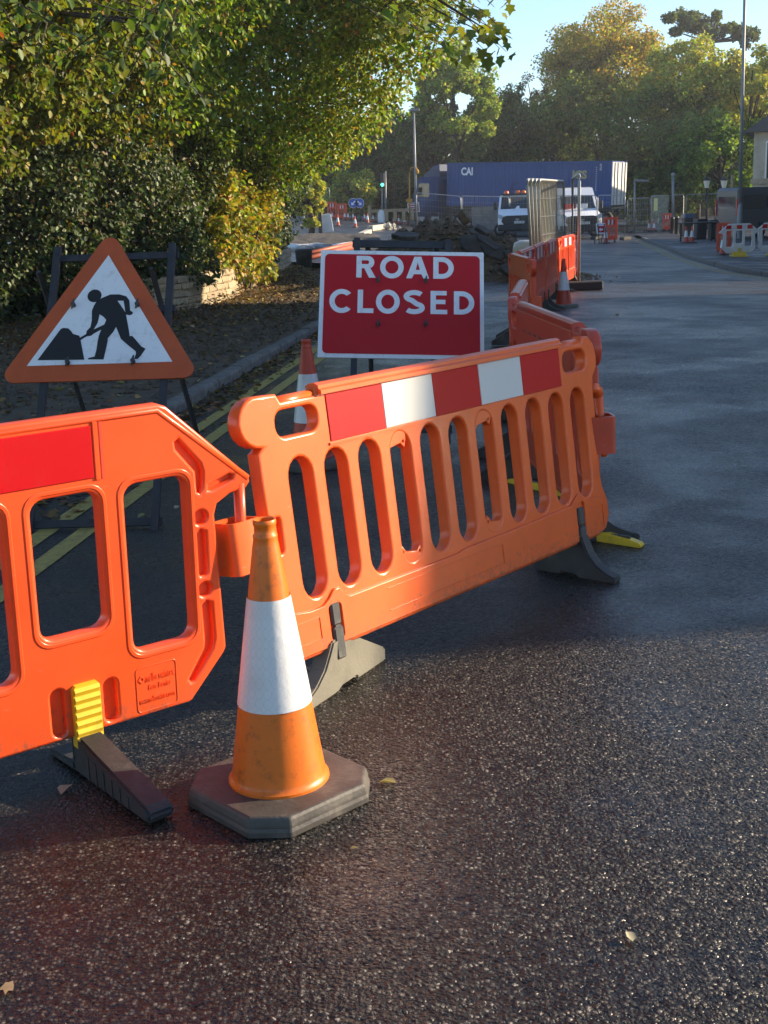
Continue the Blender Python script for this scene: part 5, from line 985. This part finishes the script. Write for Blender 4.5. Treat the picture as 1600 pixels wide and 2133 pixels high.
def van(name, loc, rz, label, paint, H=2.5, L=5.3, high=True, plate_txt='', beacons=False, flat=False, panel_windows=False, signs=False, group=None):
    """local: front faces -y, width along x"""
    r = empty(name, loc, rz, label, 'van', group); w = 1.0
    hr = H; side = [(-.02, .42), (-.06, .75), (-.02, .98), (.10, 1.10), (.62, 1.28), (.80, 1.36), (1.40, hr - .28 if high else hr - .06), (1.62, hr - .05), (2.1, hr)]
    end = 2.35 if flat else L
    side += [(end - .12, hr), (end, hr - .12), (end, .42)] 
    # loft across the width with tumblehome
    sec = [(-w, .93, .02), (-w * .985, 1.0, 0), (-.5, 1.0, -.0), (0, 1.0, -.035), (.5, 1.0, 0), (w * .985, 1.0, 0), (w, .93, .02)]
    vs = []; fs = []; n = len(side); m = len(sec)
    for sx, sh, dy in sec:
        for (y, z) in side:
            tz = max(0, (z - 1.15) / (hr - 1.15)); x = sx * (1 - .09 * tz); zz = .42 + (z - .42) * (1 - (1 - sh) * .35) if abs(sx) > .99 else z
            yy = y + (dy if y < 1 else 0) + (.10 * (abs(sx) ** 4) if y < .7 else 0); vs.append((x, yy, zz))
    for j in range(m - 1):
        for i in range(n): a_ = j * n + i; b_ = j * n + (i + 1) % n; fs.append((a_, b_, b_ + n, a_ + n))
    fs += [tuple(range(n)), tuple(range((m - 1) * n + n - 1, (m - 1) * n - 1, -1))]
    body = MB().add(vs, fs).build('body', paint, r, auto=38)
    def on_ws(x, t): # point on windscreen plane, t 0..1
        y0, z0 = .80, 1.36; y1, z1 = side[6]; return (x * (1 - .09 * max(0, (z0 + (z1 - z0) * t - 1.15) / (hr - 1.15))), y0 + (y1 - y0) * t - .015, z0 + (z1 - z0) * t + .012)
    tmax = .97 if not high else .80
    MB().add([on_ws(-.88, .04), on_ws(.88, .04), on_ws(.86, tmax), on_ws(-.86, tmax)], [(0, 1, 2, 3)]).build('windscreen', m_glassd, r)
    MB().prism([(-.70, .62), (.70, .62), (.82, .78), (.74, 1.0), (.55, 1.06), (-.55, 1.06), (-.74, 1.0), (-.82, .78)], -.085, -.02, 'y').build('grille', m_bump, r)
    MB().bbox(-1.02, -.14, .30, 1.02, .35, .62, .05).build('bumper', m_bump, r)
    for s in (-1, 1):
        MB().prism([(s * .99, 1.16), (s * .99, .96), (s * .74, .86), (s * .70, .98), (s * .80, 1.10)], -.03, .10, 'y').build('headlight', m_lamp, r)
        mb = MB(); mb.bbox(s * 1.04 - .0 if s > 0 else -1.22, .75, 1.35, 1.22 if s > 0 else -1.04, .92, 1.75, .03); mb.build('mirror', m_bump, r)
        MB().prism([(.95, 1.40), (1.45, 1.95 if H > 2.2 else H - .2), (2.15, 1.95 if H > 2.2 else H - .2), (2.15, 1.40)], s * .985 - .012, s * .985 + .006, 'x').build('side_window', m_glassd, r)
        for y in (.95, (L - 1.1)): wheel(r, s * .88, y)
    o = MB().box(-.16, -.16, .66, .36, -.145, .78).build('number_plate', m_plate, r)
    if plate_txt: text('plate_lettering', plate_txt, -.12, .685, .44, .07, m_black, o, -.163, .001, .01)
    pl = plate('badge', [ell(0, .87, .11, .045, 16)], .01, 0, m_steel, r, (0, -.11, 0), sm=False)
    if beacons:
        MB().bbox(-.75, 1.55, H - .02, .75, 1.85, H + .09, .02).build('beacon_bar', m_bump, r)
        for x in (-.55, .05, .35): MB().lathe([(.13, 0), (.13, .1), (.09, .17), (.0, .18)], 12, (x, 1.7, H + .06)).build('beacon', m_amb, r, sm=True)
        mb = MB(); mb.tube([(-.3, 1.9, H), (-.25, 1.9, H + .55), (.1, 1.9, H + .6)], .03, 6); mb.tube([(-.8, 2, H), (-.5, 2, H + .3), (.4, 2, H + .25)], .025, 6); mb.build('roof_rack', m_frame, r)
    if flat:
        MB().box(-1.0, 2.45, .85, 1.0, L, 1.0).build('bed', m_bump, r); MB().box(-1.0, 2.45, 1.0, -.96, L, 1.45).build('bed_side', paint, r); MB().box(.96, 2.45, 1.0, 1.0, L, 1.45).build('bed_side', paint, r); MB().box(-.9, 2.3, .42, .9, L, .6).build('chassis', m_bump, r)
    if signs:
        for x0, mt in ((-.75, m_signr), (-.1, m_plate)): MB().bbox(x0, .70, 1.40, x0 + .55, .76, 1.62, .01).build('dashboard_sign', mt, r)
    if panel_windows:
        for s in (-1, 1):
            for y0, y1 in ((2.45, 3.75), (3.85, L - .25)): MB().prism([(y0, 1.2), (y0, 1.75), (y0 + .06, 1.8), (y1 - .06, 1.8), (y1, 1.72), (y1, 1.28), (y1 - .12, 1.2)], s * .985 - .012, s * .985 + .008, 'x').build('side_window', m_glassd, r)
            MB().box(s * .93 - .04, L - .02, .95, s * .93 + .04, L + .04, 1.65).build('tail_light', m_tail, r)
        MB().box(-.75, L - .01, 1.25, .75, L + .012, 1.75).build('rear_window', m_glassd, r); MB().bbox(-1.0, L - .2, .32, 1.0, L + .08, .6, .03).build('rear_bumper', m_bump, r)
    return r
pv = GY(1078, 66); van('white_truck', pv, radians(-6), 'left white works truck with amber beacons on its roof', m_wpaint, 2.08, 5.4, False, 'WG75 XRP', True, True, group='white works vans')
pv = G(1212, 496); van('white_van', pv, radians(4), 'right white high roof van facing the camera behind the fence', m_wpaint, 2.42, 5.6, True, 'WR72', False, False, False, True, group='white works vans')
pv = G(1512, 496, .1); van('grey_van', (pv.x + 5.0, pv.y + 1.2, pv.z), radians(90) + .22, 'dark grey van parked side on behind the white barrier at right', m_gpaint, 2.12, 5.1, False, '', False, False, True)
# articulated lorry with blue container
YB, YA = 78.0, 84.0; PB = PY(1271, 430, YB); PA = PY(930, 430, YA); lz = -.02; dv = Vector((PB.x - PA.x, PB.y - PA.y, 0)); Lc = dv.length
m_cblue = M('container_blue', (.012, .056, .20), .6, var=.12, vscale=.8, dirt=(.04, .05, .10), dscale=1.2, damt=.5); m_cwhite = M('container_doors_white', (.60, .61, .60), .6, var=.1, vscale=2, dirt=(.12, .12, .12), dscale=2.6, damt=.8)
lor = empty('container_lorry', (PA.x, PA.y, lz), atan2(dv.y, dv.x), 'blue shipping container on an articulated lorry crossing the junction', 'lorry'); lor.rotation_euler.y = .034
zt, zb_ = 4.02, 1.35; mb = MB(); n = 46; pts = []
for i in range(n):
    x = .1 + (Lc - .2) * i / n; s = (Lc - .2) / n; pts += [(x, .018), (x + s * .35, .018), (x + s * .5, 0), (x + s * .85, 0)]
pts2 = pts + [(Lc - .1, .04), (Lc - .1, 2.4), (.1, 2.4)]
mb.prism(pts2, zb_ + .15, zt - .12, 'z'); box = mb.build('container_body', m_cblue, lor)
fr = MB()
for z in (zb_, zt - .13): fr.box(0, -.03, z, Lc, .12, z + .14); fr.box(0, 2.32, z, Lc, 2.44, z + .14)
for x in (0, Lc - .14): fr.box(x, -.035, zb_, x + .14, .10, zt); fr.box(x, 2.34, zb_, x + .14, 2.44, zt)
fr.box(.1, .1, zt - .06, Lc - .1, 2.34, zt); fr.build('container_frame', m_cblue, box)
for k in range(2):
    d = MB().box(Lc - .06, .04 + k * 1.2, zb_ + .08, Lc + .02, 1.2 + k * 1.2, zt - .08).build('container_door', m_cwhite, lor)
    rb = MB()
    for q in range(2): y = .35 + k * 1.2 + q * .5; rb.tube([(Lc + .05, y, zb_ + .1), (Lc + .05, y, zt - .1)], .03, 6)
    rb.build('lock_bar', m_steel, d)
text('container_lettering', 'CAI', 1.05, zt - .78, .84, .50, m_signw, box, -.05, .004, .035)
ltx = text('container_lettering', 'ICS', Lc - 2.55, zt - 1.05, .95, .52, M('container_yellow', (.36, .33, .18), .6), box, -.05, .004, .05)
for k, z in enumerate(np.linspace(zt - .35, zt - 1.7, 12)): MB().box(Lc - 1.02, -.05, z - .04, Lc - .97, -.045, z).build('container_mark', m_signw, box)
text('container_mark', '2210', Lc - .78, zt - .55, .12, .4, m_signw, box, -.05, .003, 0)
ch = MB(); ch.box(.2, .6, 1.0, Lc - .1, .8, 1.32); ch.box(.2, 1.64, 1.0, Lc - .1, 1.84, 1.32); ch.box(.2, .1, 1.18, Lc, 2.34, 1.30); ch.build('trailer_chassis', m_bump, lor)
MB().box(1.2, .05, .45, Lc - 4.0, .12, .95).build('side_guard', m_frame, lor)
for x in (Lc - 1.2, Lc - 2.5, Lc - 3.8, -.9, 1.0):
    for y in (.18, 2.26): 
        wheel(lor, x, y, .5, .32)
cab = MB(); pr_ = [(-2.6, .55), (-2.68, 1.2), (-2.62, 1.9), (-2.35, 2.95), (-2.1, 3.15), (-.7, 3.2), (-.6, 2.9), (-.6, .55)]; cab.prism(pr_, .02, 2.42, 'y'); cb = link('cab', bevel(cab.mesh('cab'), .08, 2), M('cab_navy', (.014, .036, .11), .6), lor, None, None, True)
fa = MB(); fa.prism([(-2.0, 3.15), (-1.2, 3.85), (-.75, 3.95), (-.72, 3.2)], .3, 2.1, 'y'); fa.build('roof_fairing', M('fairing_blue', (.03, .05, .11), .6), cb)
MB().prism([(-2.30, 1.95), (-2.12, 2.75), (-1.35, 2.75), (-1.35, 1.85)], .008, .03, 'y').build('side_window', m_glassd, cb); MB().prism([(-2.66, 1.95), (-2.4, 2.9), (-2.36, 2.9), (-2.60, 1.95)], .2, 2.2, 'y').build('windscreen', m_glassd, cb)
MB().box(-2.74, .05, .5, -2.6, 2.4, 1.05).build('bumper', m_bump, cb); MB().box(-2.1, -.2, 2.0, -1.98, .0, 2.5).build('mirror', m_bump, cb)
wheel(lor, -2.0, .2, .5, .3); wheel(lor, -2.0, 2.24, .5, .3)
# stacked materials behind the mound
o = MB().bbox(-.85, -.5, 0, .85, .5, 1.5, .06).build('pallet_stack', M('grey_wrap', (.15, .14, .13), .7, var=.4, vscale=3), None, G(1012, 480)); tag(o, 'grey wrapped pallet stack left of the left van', 'pallet')
# ------------------------------------------------------------------ posts and lamps
m_galv = M('lamp_post_grey', (.20, .21, .22), .5, metal=.3, var=.15, vscale=4); m_bpost = M('black_iron', (.014, .014, .016), .45); m_yp = M('yellow_post', (.50, .25, .02), .5); m_wood = M('timber', (.34, .25, .14), .8, var=.25, vscale=6)
def post(name, px, pyg, pyt, rad, mat, label, cat='lamp post', h=.0, dx=0, group=None):
    g = G(px, pyg, h); t = PY(px + dx, pyt, g.y); r = empty(name, g, 0, label, cat, group); mb = MB(); top = t - g; mb.tube([(0, 0, 0), top * .5, top], [rad, rad * .9, rad * .75], 10); mb.build('column', mat, r, sm=True); return r, top
r, t = post('street_lamp', 1540, 497, -120, .075, m_galv, 'tall grey lamp post rising through the top of the picture at right', h=.1, dx=14)
MB().lathe([(.12, 0), (.12, 1.2), (.10, 1.35), (.07, 1.5)], 12).build('base_door', m_galv, r, sm=True); mb = MB(); mb.tube([t, t + Vector((-.6, 0, .25)), t + Vector((-1.3, 0, .3))], .04, 8); mb.bbox(t.x - 1.9, t.y - .12, t.z + .24, t.x - 1.2, t.y + .12, t.z + .36, .03); mb.build('lamp_head', m_galv, r)
r, t = post('street_lamp', 867, 452, 230, .085, m_galv, 'slim grey lamp post behind the lorry cab', dx=-5); MB().bbox(t.x - .25, t.y - .1, t.z - .04, t.x + .35, t.y + .1, t.z + .08, .02).build('lamp_head', m_galv, r)
r, t = post('yellow_lamp_column', 853, 444, 362, .05, m_yp, 'small ochre painted lamp column behind the timber rail'); mb = MB(); mb.tube([t, t + Vector((.1, 0, .35)), t + Vector((.35, 0, .42)), t + Vector((.5, 0, .25))], .05, 7); mb.lathe([(.02, .1), (.12, -.05), (.08, -.2), (.02, -.21)], 10, t + Vector((.5, 0, .2))); mb.build('lamp_head', m_yp, r); MB().box(-.18, -.06, t.z * .46, .2, .06, t.z * .52).build('bracket', m_yp, r)
r, t = post('traffic_signal', 796, 446, 372, .06, m_galv, 'traffic signal showing green left of the lorry', 'traffic light'); MB().bbox(t.x - .15, t.y - .18, t.z - .55, t.x + .15, t.y + .1, t.z + .35, .04).build('signal_head', m_bpost, r); 
MB().lathe([(.0, 0), (.10, 0), (.10, .02)], 14).build('green_lamp', M('green_lamp', (.05, .8, .5), .3, emit=(.1, 1.0, .6), estr=1.5), r, (t.x, t.y - .20, t.z - .38), (pi / 2, 0, 0))
r, t = post('signal_pole', 803, 446, 356, .07, m_galv, 'pale pole right beside the green traffic signal', 'pole')
o = MB().lathe([(.24, 0), (.24, .5), (.18, .72), (.1, .8), (0, .82)], 16, (0, 0, 0)).build('white_bollard', m_wpl, None, G(794, 447), None, True); tag(o, 'white domed base at the foot of the traffic signal', 'bollard')
r, t = post('angled_post', 1322, 487, 376, .055, m_galv, 'grey post with a short side arm at the kerb corner', 'post'); mb = MB(); mb.tube([t, t + Vector((.75, 0, -.05))], .06, 8); mb.build('arm', m_galv, r)
r, t = post('street_post', 1402, 480, 366, .09, m_galv, 'stout pale grey post by the sunlit fence', 'post'); MB().lathe([(.12, 0), (.13, .06), (.08, .16), (.0, .2)], 10, t).build('cap', m_galv, r, sm=True)
post('timber_post', 1525, 470, 364, .11, m_wood, 'pale timber post behind the grey van', 'post')
for px, lab in ((1472, 'left black lantern post left of the grey van'), (1508, 'right black lantern post behind the grey van')):
    r, t = post('lantern_post', px, 478, 392, .055, m_bpost, lab, 'lamp post', .1, 0, 'black lantern posts')
    MB().lathe([(.10, .0), (.19, .40)], 6, t).build('lantern_glass', M('lantern_glass', (.55, .55, .5), .3), r); MB().lathe([(.22, .40), (.22, .43), (.08, .58), (.04, .62), (.03, .72), (0, .74)], 6, t).build('lantern_cap', m_bpost, r); MB().lathe([(.03, -.05), (.12, -.02), (.12, .01)], 8, t).build('lantern_base', m_bpost, r)
for px, pyg, pyt, lab in ((1400, 486, 452, 'left short black bollard near the sunlit fence'), (1409, 487, 450, 'right short black bollard near the sunlit fence')):
    g = G(px, pyg, .1); h_ = PY(px, pyt, g.y).z - g.z; o = MB().lathe([(.10, 0), (.10, h_ * .85), (.12, h_ * .86), (.12, h_ * .9), (.09, h_), (0, h_ + .02)], 12).build('bollard', m_bpost, None, g, None, True); tag(o, lab, 'bollard', 'black bollards')
def bin_(px, pyg, pyt, wpx, label, blue=False):
    g = G(px, pyg, .1); h_ = PY(px, pyt, g.y).z - g.z; w = wpx / F_PX * g.y / 2; r = empty('litter_bin', g, .2, label, 'bin', 'dark bins and planters on the right pavement'); MB().bbox(-w, -w * .8, 0, w, w * .8, h_ * .8, .04).build('body', m_bump, r)
    l = MB().prism([(-w * 1.08, h_ * .8), (w * 1.08, h_ * .8), (w * .95, h_), (-w * .95, h_)], -w * .9, w * .9, 'y').build('lid', M('bin_blue', (.03, .07, .16), .5) if blue else m_bump, r); MB().box(-w * .7, -w * .92, h_ * .55, w * .7, -w * .8, h_ * .7).build('slot', m_black, r)
bin_(1432, 492, 445, 20, 'dark bin with blue top behind the two cones', True); bin_(1458, 498, 456, 22, 'low black planter right of the two cones'); bin_(1484, 498, 458, 16, 'black planter beside the tail of the grey van')
g = G(1462, 503, .1); bt = empty('black_table', g, .1, 'black outdoor table beside the bins on the pavement', 'table'); MB().bbox(-.9, -.35, .72, .6, .35, .78, .02).build('table_top', m_bump, bt)
for x, y in ((-.8, -.28), (-.8, .28), (.5, -.28), (.5, .28)): MB().box(x - .03, y - .03, 0, x + .03, y + .03, .72).build('leg', m_bump, bt)
# timber rail
A_ = G(770, 447); B_ = G(858, 445); d = B_ - A_; r = empty('timber_rail', A_, atan2(d.y, d.x), 'low sunlit timber rail fence beyond the junction', 'fence'); L = d.length; hh = 29 / F_PX * A_.y
MB().box(0, -.05, hh * .62, L, .05, hh * .82).build('rail', m_wood, r)
for i in range(6): MB().box(L * i / 5 - .1, -.1, 0, L * i / 5 + .1, .1, hh * (1.1 if i == 0 else .8)).build('post', m_wood, r)
# ------------------------------------------------------------------ stone pub at the right edge
g = PY(1567, 400, 74); gzz = float(gz(g.x, g.y)); pub = empty('stone_building', (g.x, g.y, gzz), -.36, 'pale stone building with dark roof cut off by the right edge', 'building'); topz = PY(1567, 276, 74).z - gzz
MB().box(0, 0, 0, 8, 9, topz).build('wall', M('pub_stone', (.42, .38, .30), .85, var=.25, vscale=1.5, bump=.5, bscale=4, bdist=.05), pub); rf = MB().prism([(-.6, topz), (4, topz + 3.0), (8.5, topz)], -.5, 9.3, 'y').build('roof', m_slate, pub)
for x, z0, z1 in ((.75, topz - 2.6, topz - .6), (.5, .4, 2.2), (1.4, .4, 2.2)):
    w_ = MB().box(x - .1, -.06, z0 - .1, x + .6, .0, z1 + .1).build('window', m_wframe, pub); MB().box(x, -.08, z0, x + .5, -.062, z1).build('pane', m_glassd, w_)
MB().box(-.1, -.15, 2.45, 5, .0, 2.75).build('string_course', m_stone, pub); MB().box(.95, -.3, 2.2, 2.4, -.2, 4.2).build('hanging_board', M('sign_navy', (.02, .025, .12), .5), pub)
# ------------------------------------------------------------------ trees beyond the junction
def tree(name, px, py, Y, rx, rz, label, cols, w, per=130, nsub=70, size=.34, bottom=None, sparse=.3, group='trees beyond the junction', limbs=14, low=False, at=None):
    c = np.array(at if at else PY(px, py, Y)); g = float(gz(c[0], c[1])) - .1; base_ = np.array([c[0], c[1], g]); root = empty(name, base_, 0, label, 'tree', group); cz = c[2] - g
    per = int(per * 1.9); size = size * .68
    d = unit(rng.normal(size=(nsub, 3)))
    if not low: d[:, 2] = np.where(d[:, 2] < -.55, -d[:, 2] * .5, d[:, 2])
    rad = (.45 + .55 * rng.random(nsub) ** .6)
    cs = d * rad[:, None] * np.array([rx, rx, rz]) + np.array([0, 0, cz]); cs[:, 2] = np.maximum(cs[:, 2], .6 * rng.random(nsub)); rs = rng.uniform(.16, .34, nsub) * rx * (.75 if not low else .8)
    C, D, Nn = clump_leaves(cs, rs, per, sparse, .25); hz = np.clip((C[:, 2] - cz) / rz, -1, 1)
    cl_ = pal(len(C), cols, w, .22); 
    o = link('crown', leaf_mesh('crown', C, D, Nn, rng.uniform(size * .6, size * 1.3, len(C)), cl_, CLUMP), m_far, root); o['kind'] = 'stuff'
    th = max(.8, cz - rz * .4); mb = MB(); mb.tube([(0, 0, 0), (.1, 0, th * .5), (0, .1, th), (0, 0, cz + rz * .5)], [.05 * rx + .12, .04 * rx + .1, .035 * rx + .08, .04], 8); mb.build('trunk', m_bark, root, sm=True)
    mb = MB()
    for k in rng.choice(nsub, min(limbs, nsub), replace=False):
        e = Vector(cs[k]); a_ = Vector((0, 0, th * random.uniform(.6, 1.0))); m_ = a_.lerp(e, .5) + Vector((0, 0, rz * .12)); mb.tube([a_, m_, e], [.10, .07, .02], 5)
    mb.build('limb', m_bark, root, sm=True); return root
AUT = [(.30, .26, .05), (.24, .25, .05), (.34, .23, .05), (.18, .20, .045), (.38, .23, .05)]
GRN = [(.17, .26, .05), (.13, .21, .042), (.22, .31, .055), (.10, .15, .036)]
YEL = [(.40, .40, .07), (.32, .35, .065), (.48, .42, .08), (.22, .26, .055)]
DRK = [(.095, .15, .045), (.075, .12, .04), (.12, .18, .05)]
tree('broadleaf_tree', 1266, 168, 104, 5.3, 5.6, 'tall autumn tree with domed orange green crown behind the lorry', [(.40, .33, .06), (.30, .30, .055), (.44, .28, .055), (.22, .23, .05), (.46, .27, .05)], [4, 4, 3, 3, 2], 150, 170, .31)
tree('broadleaf_tree', 1255, 262, 102, 6.2, 4.2, 'lower spreading green tree under the tall autumn one', [(.17, .22, .05), (.13, .18, .045), (.26, .28, .055)], [4, 3, 2], 140, 90, .36)
tree('broadleaf_tree', 1455, 220, 96, 4.6, 4.7, 'yellow green tree left of the tall lamp post', YEL, [4, 3, 2, 3], 150, 100, .34)
tree('broadleaf_tree', 1565, 215, 92, 3.2, 4.4, 'yellow tree behind the stone building at right', YEL, [4, 3, 3, 2], 140, 60, .32)
tree('broadleaf_tree', 1385, 320, 94, 4.8, 4.6, 'dense dark green tree behind the bent mesh fence', [(.14, .18, .045), (.18, .22, .05), (.11, .15, .04)], [4, 2, 3], 150, 90, .36, low=True)
tree('broadleaf_tree', 1500, 330, 90, 3.8, 3.6, 'low green tree behind the lantern posts', GRN, [4, 4, 2, 3], 140, 70, .34, low=True)
tree('broadleaf_tree', 945, 215, 92, 2.9, 4.0, 'bright green tree above the lorry cab', [(.24, .31, .055), (.18, .25, .045), (.32, .36, .06)], [4, 4, 2], 150, 80, .32)
tree('broadleaf_tree', 905, 315, 94, 3.6, 3.4, 'dark green tree filling the gap above the lorry', DRK + [(.10, .11, .03)], [4, 3, 2, 1], 150, 80, .34, low=True)
tree('broadleaf_tree', 1040, 290, 100, 3.4, 3.6, 'dark tree between the bright green and the autumn trees', DRK + [(.07, .08, .025)], [4, 3, 3, 2], 150, 80, .34, low=True)
tree('broadleaf_tree', 1120, 255, 112, 3.0, 4.2, 'thin bare twigged tree left of the autumn crown', [(.07, .07, .04), (.10, .08, .035)], [2, 1], 60, 50, .26, sparse=.1, limbs=40)
tree('broadleaf_tree', 1140, 320, 106, 4.8, 3.0, 'dark low tree behind the container', DRK, [4, 3, 2], 140, 80, .36, low=True)
tree('broadleaf_tree', 805, 330, 98, 3.6, 3.4, 'dark tree behind the slim lamp post', DRK + [(.09, .10, .03)], [4, 3, 2, 1.5], 140, 70, .34, low=True)
tree('broadleaf_tree', 735, 396, 90, 2.0, 1.3, 'sunlit green bush tree behind the blue arrow discs', YEL + GRN, [3, 2, 2, 1, 3, 2, 2, 1], 140, 60, .28, low=True)
tree('broadleaf_tree', 645, 415, 60, .8, 1.3, 'sunlit yellow bush at the far end of the hedge', YEL, [4, 3, 3, 1], 120, 40, .20, low=True)
tree('broadleaf_tree', 690, 330, 96, 4.0, 3.4, 'dark tree behind the hedge end', DRK, [3, 2, 2], 130, 70, .34, low=True)
tree('drooping_bush', 822, 405, 92, 1.6, 1.3, 'drooping olive bush by the traffic signal', [(.10, .11, .04), (.07, .08, .03)], [1, 1], 140, 40, .3, low=True, group='bushes beyond the junction')
# pine against the sky
pc_ = PY(1478, 75, 118); gpz = float(gz(pc_.x, pc_.y)); pine = empty('pine_tree', (pc_.x, pc_.y, gpz), 0, 'flat topped dark pine standing against the sky at right', 'tree', 'trees beyond the junction')
cs = []; rs = []
for px, py, r_ in ((1395, 42, .8), (1420, 34, .9), (1445, 36, 1.0), (1470, 48, 1.0), (1455, 58, .9), (1425, 52, .9), (1490, 32, .7), (1500, 62, .8), (1525, 60, .8), (1545, 65, .8), (1570, 72, .7), (1560, 85, .6), (1478, 70, .7), (1535, 75, .7), (1405, 60, .6)):
    for k in range(3): cs.append(np.array(PY(px + random.gauss(0, 6), py + random.gauss(0, 4), 118 + random.gauss(0, 1.2))) - np.array((pc_.x, pc_.y, gpz))); rs.append(r_ * .6)
C, D, Nn = clump_leaves(np.array(cs), np.array(rs), 110, .1, -.3); o = link('crown', leaf_mesh('crown', C, D, Nn, rng.uniform(.2, .38, len(C)), pal(len(C), [(.07, .10, .055), (.095, .12, .065)], [1, 1]), CLUMP), m_far, pine); o['kind'] = 'stuff'
ct = PY(1484, 80, 118) - Vector((pc_.x, pc_.y, gpz)); mb = MB(); mb.tube([(0, 0, 0), (ct.x * .6, 0, ct.z * .6), ct, ct + Vector((.2, 0, 1.2))], [.4, .32, .22, .08], 8); mb.build('trunk', m_bark, pine, sm=True)
mb = MB()
for k in range(0, len(cs), 3): mb.tube([ct + Vector((0, 0, -.3)), (ct + Vector(cs[k])) / 2 + Vector((0, 0, -.2)), Vector(cs[k])], [.13, .08, .03], 5)
mb.build('limb', m_bark, pine, sm=True)
tree('added_unseen_tree', 0, 0, 9, 3.4, 3.6, 'unseen tall tree added on the left just outside the picture to block sky light', GRN, [4, 4, 2, 3], 60, 60, .45, group='trees overhanging from behind the wall', at=(-7.6, 4.5, 5.4))  # unseen tree, added to cut sky light on the left of the road
tree('added_unseen_tree', 0, 0, 9, 3.4, 3.8, 'unseen tall tree added on the left behind the viewer to block sky light', GRN, [4, 4, 2, 3], 60, 60, .45, group='trees overhanging from behind the wall', at=(-7.4, -3.2, 5.6))  # second unseen tree added to block the sky, behind the camera
# far hedge line closing the view
def far_line(name, px0, px1, Y, z1, label, cols, n=26000):
    A_, B_ = PY(px0, 420, Y), PY(px1, 420, Y); t = rng.random(n); C = np.array(A_)[None] * (1 - t[:, None]) + np.array(B_)[None] * t[:, None]; C[:, 1] += rng.uniform(-2, 2, n)
    top = z1 * (.75 + .25 * np.sin(C[:, 0] * .5) * np.sin(C[:, 0] * .23 + 1)); C[:, 2] = -.6 + (top + .6) * rng.random(n) ** .8
    D = unit(rng.normal(size=(n, 3))); Nn = unit(rng.normal(size=(n, 3)) + np.array([.4, -.8, .5])); o = link(name, leaf_mesh(name, C, D, Nn, rng.uniform(.35, .75, n), pal(n, cols, [1] * len(cols)), CLUMP), m_far); o['kind'] = 'stuff'; tag(o, label, 'wood')
far_line('distant_wood', 520, 1750, 124, 8.0, 'mass of dark distant trees closing the view beyond the junction', DRK + [(.06, .07, .025)], 42000)

# ------------------------------------------------------------------ morning haze
HZ = bpy.data.materials.new('haze_air'); HZ.use_nodes = True; hn = HZ.node_tree; hn.nodes.remove(hn.nodes['Principled BSDF']); pv_ = hn.nodes.new('ShaderNodeVolumePrincipled')
pv_.inputs['Color'].default_value = (.93, .95, 1.0, 1); pv_.inputs['Density'].default_value = .0006; pv_.inputs['Anisotropy'].default_value = .35; hn.links.new(pv_.outputs[0], hn.nodes['Material Output'].inputs['Volume'])
hz_ = MB().box(-70, -32, -2.2, 75, 175, 22).build('haze', HZ); tag(hz_, 'thin pale morning haze over the whole street', 'haze', None, 'stuff')
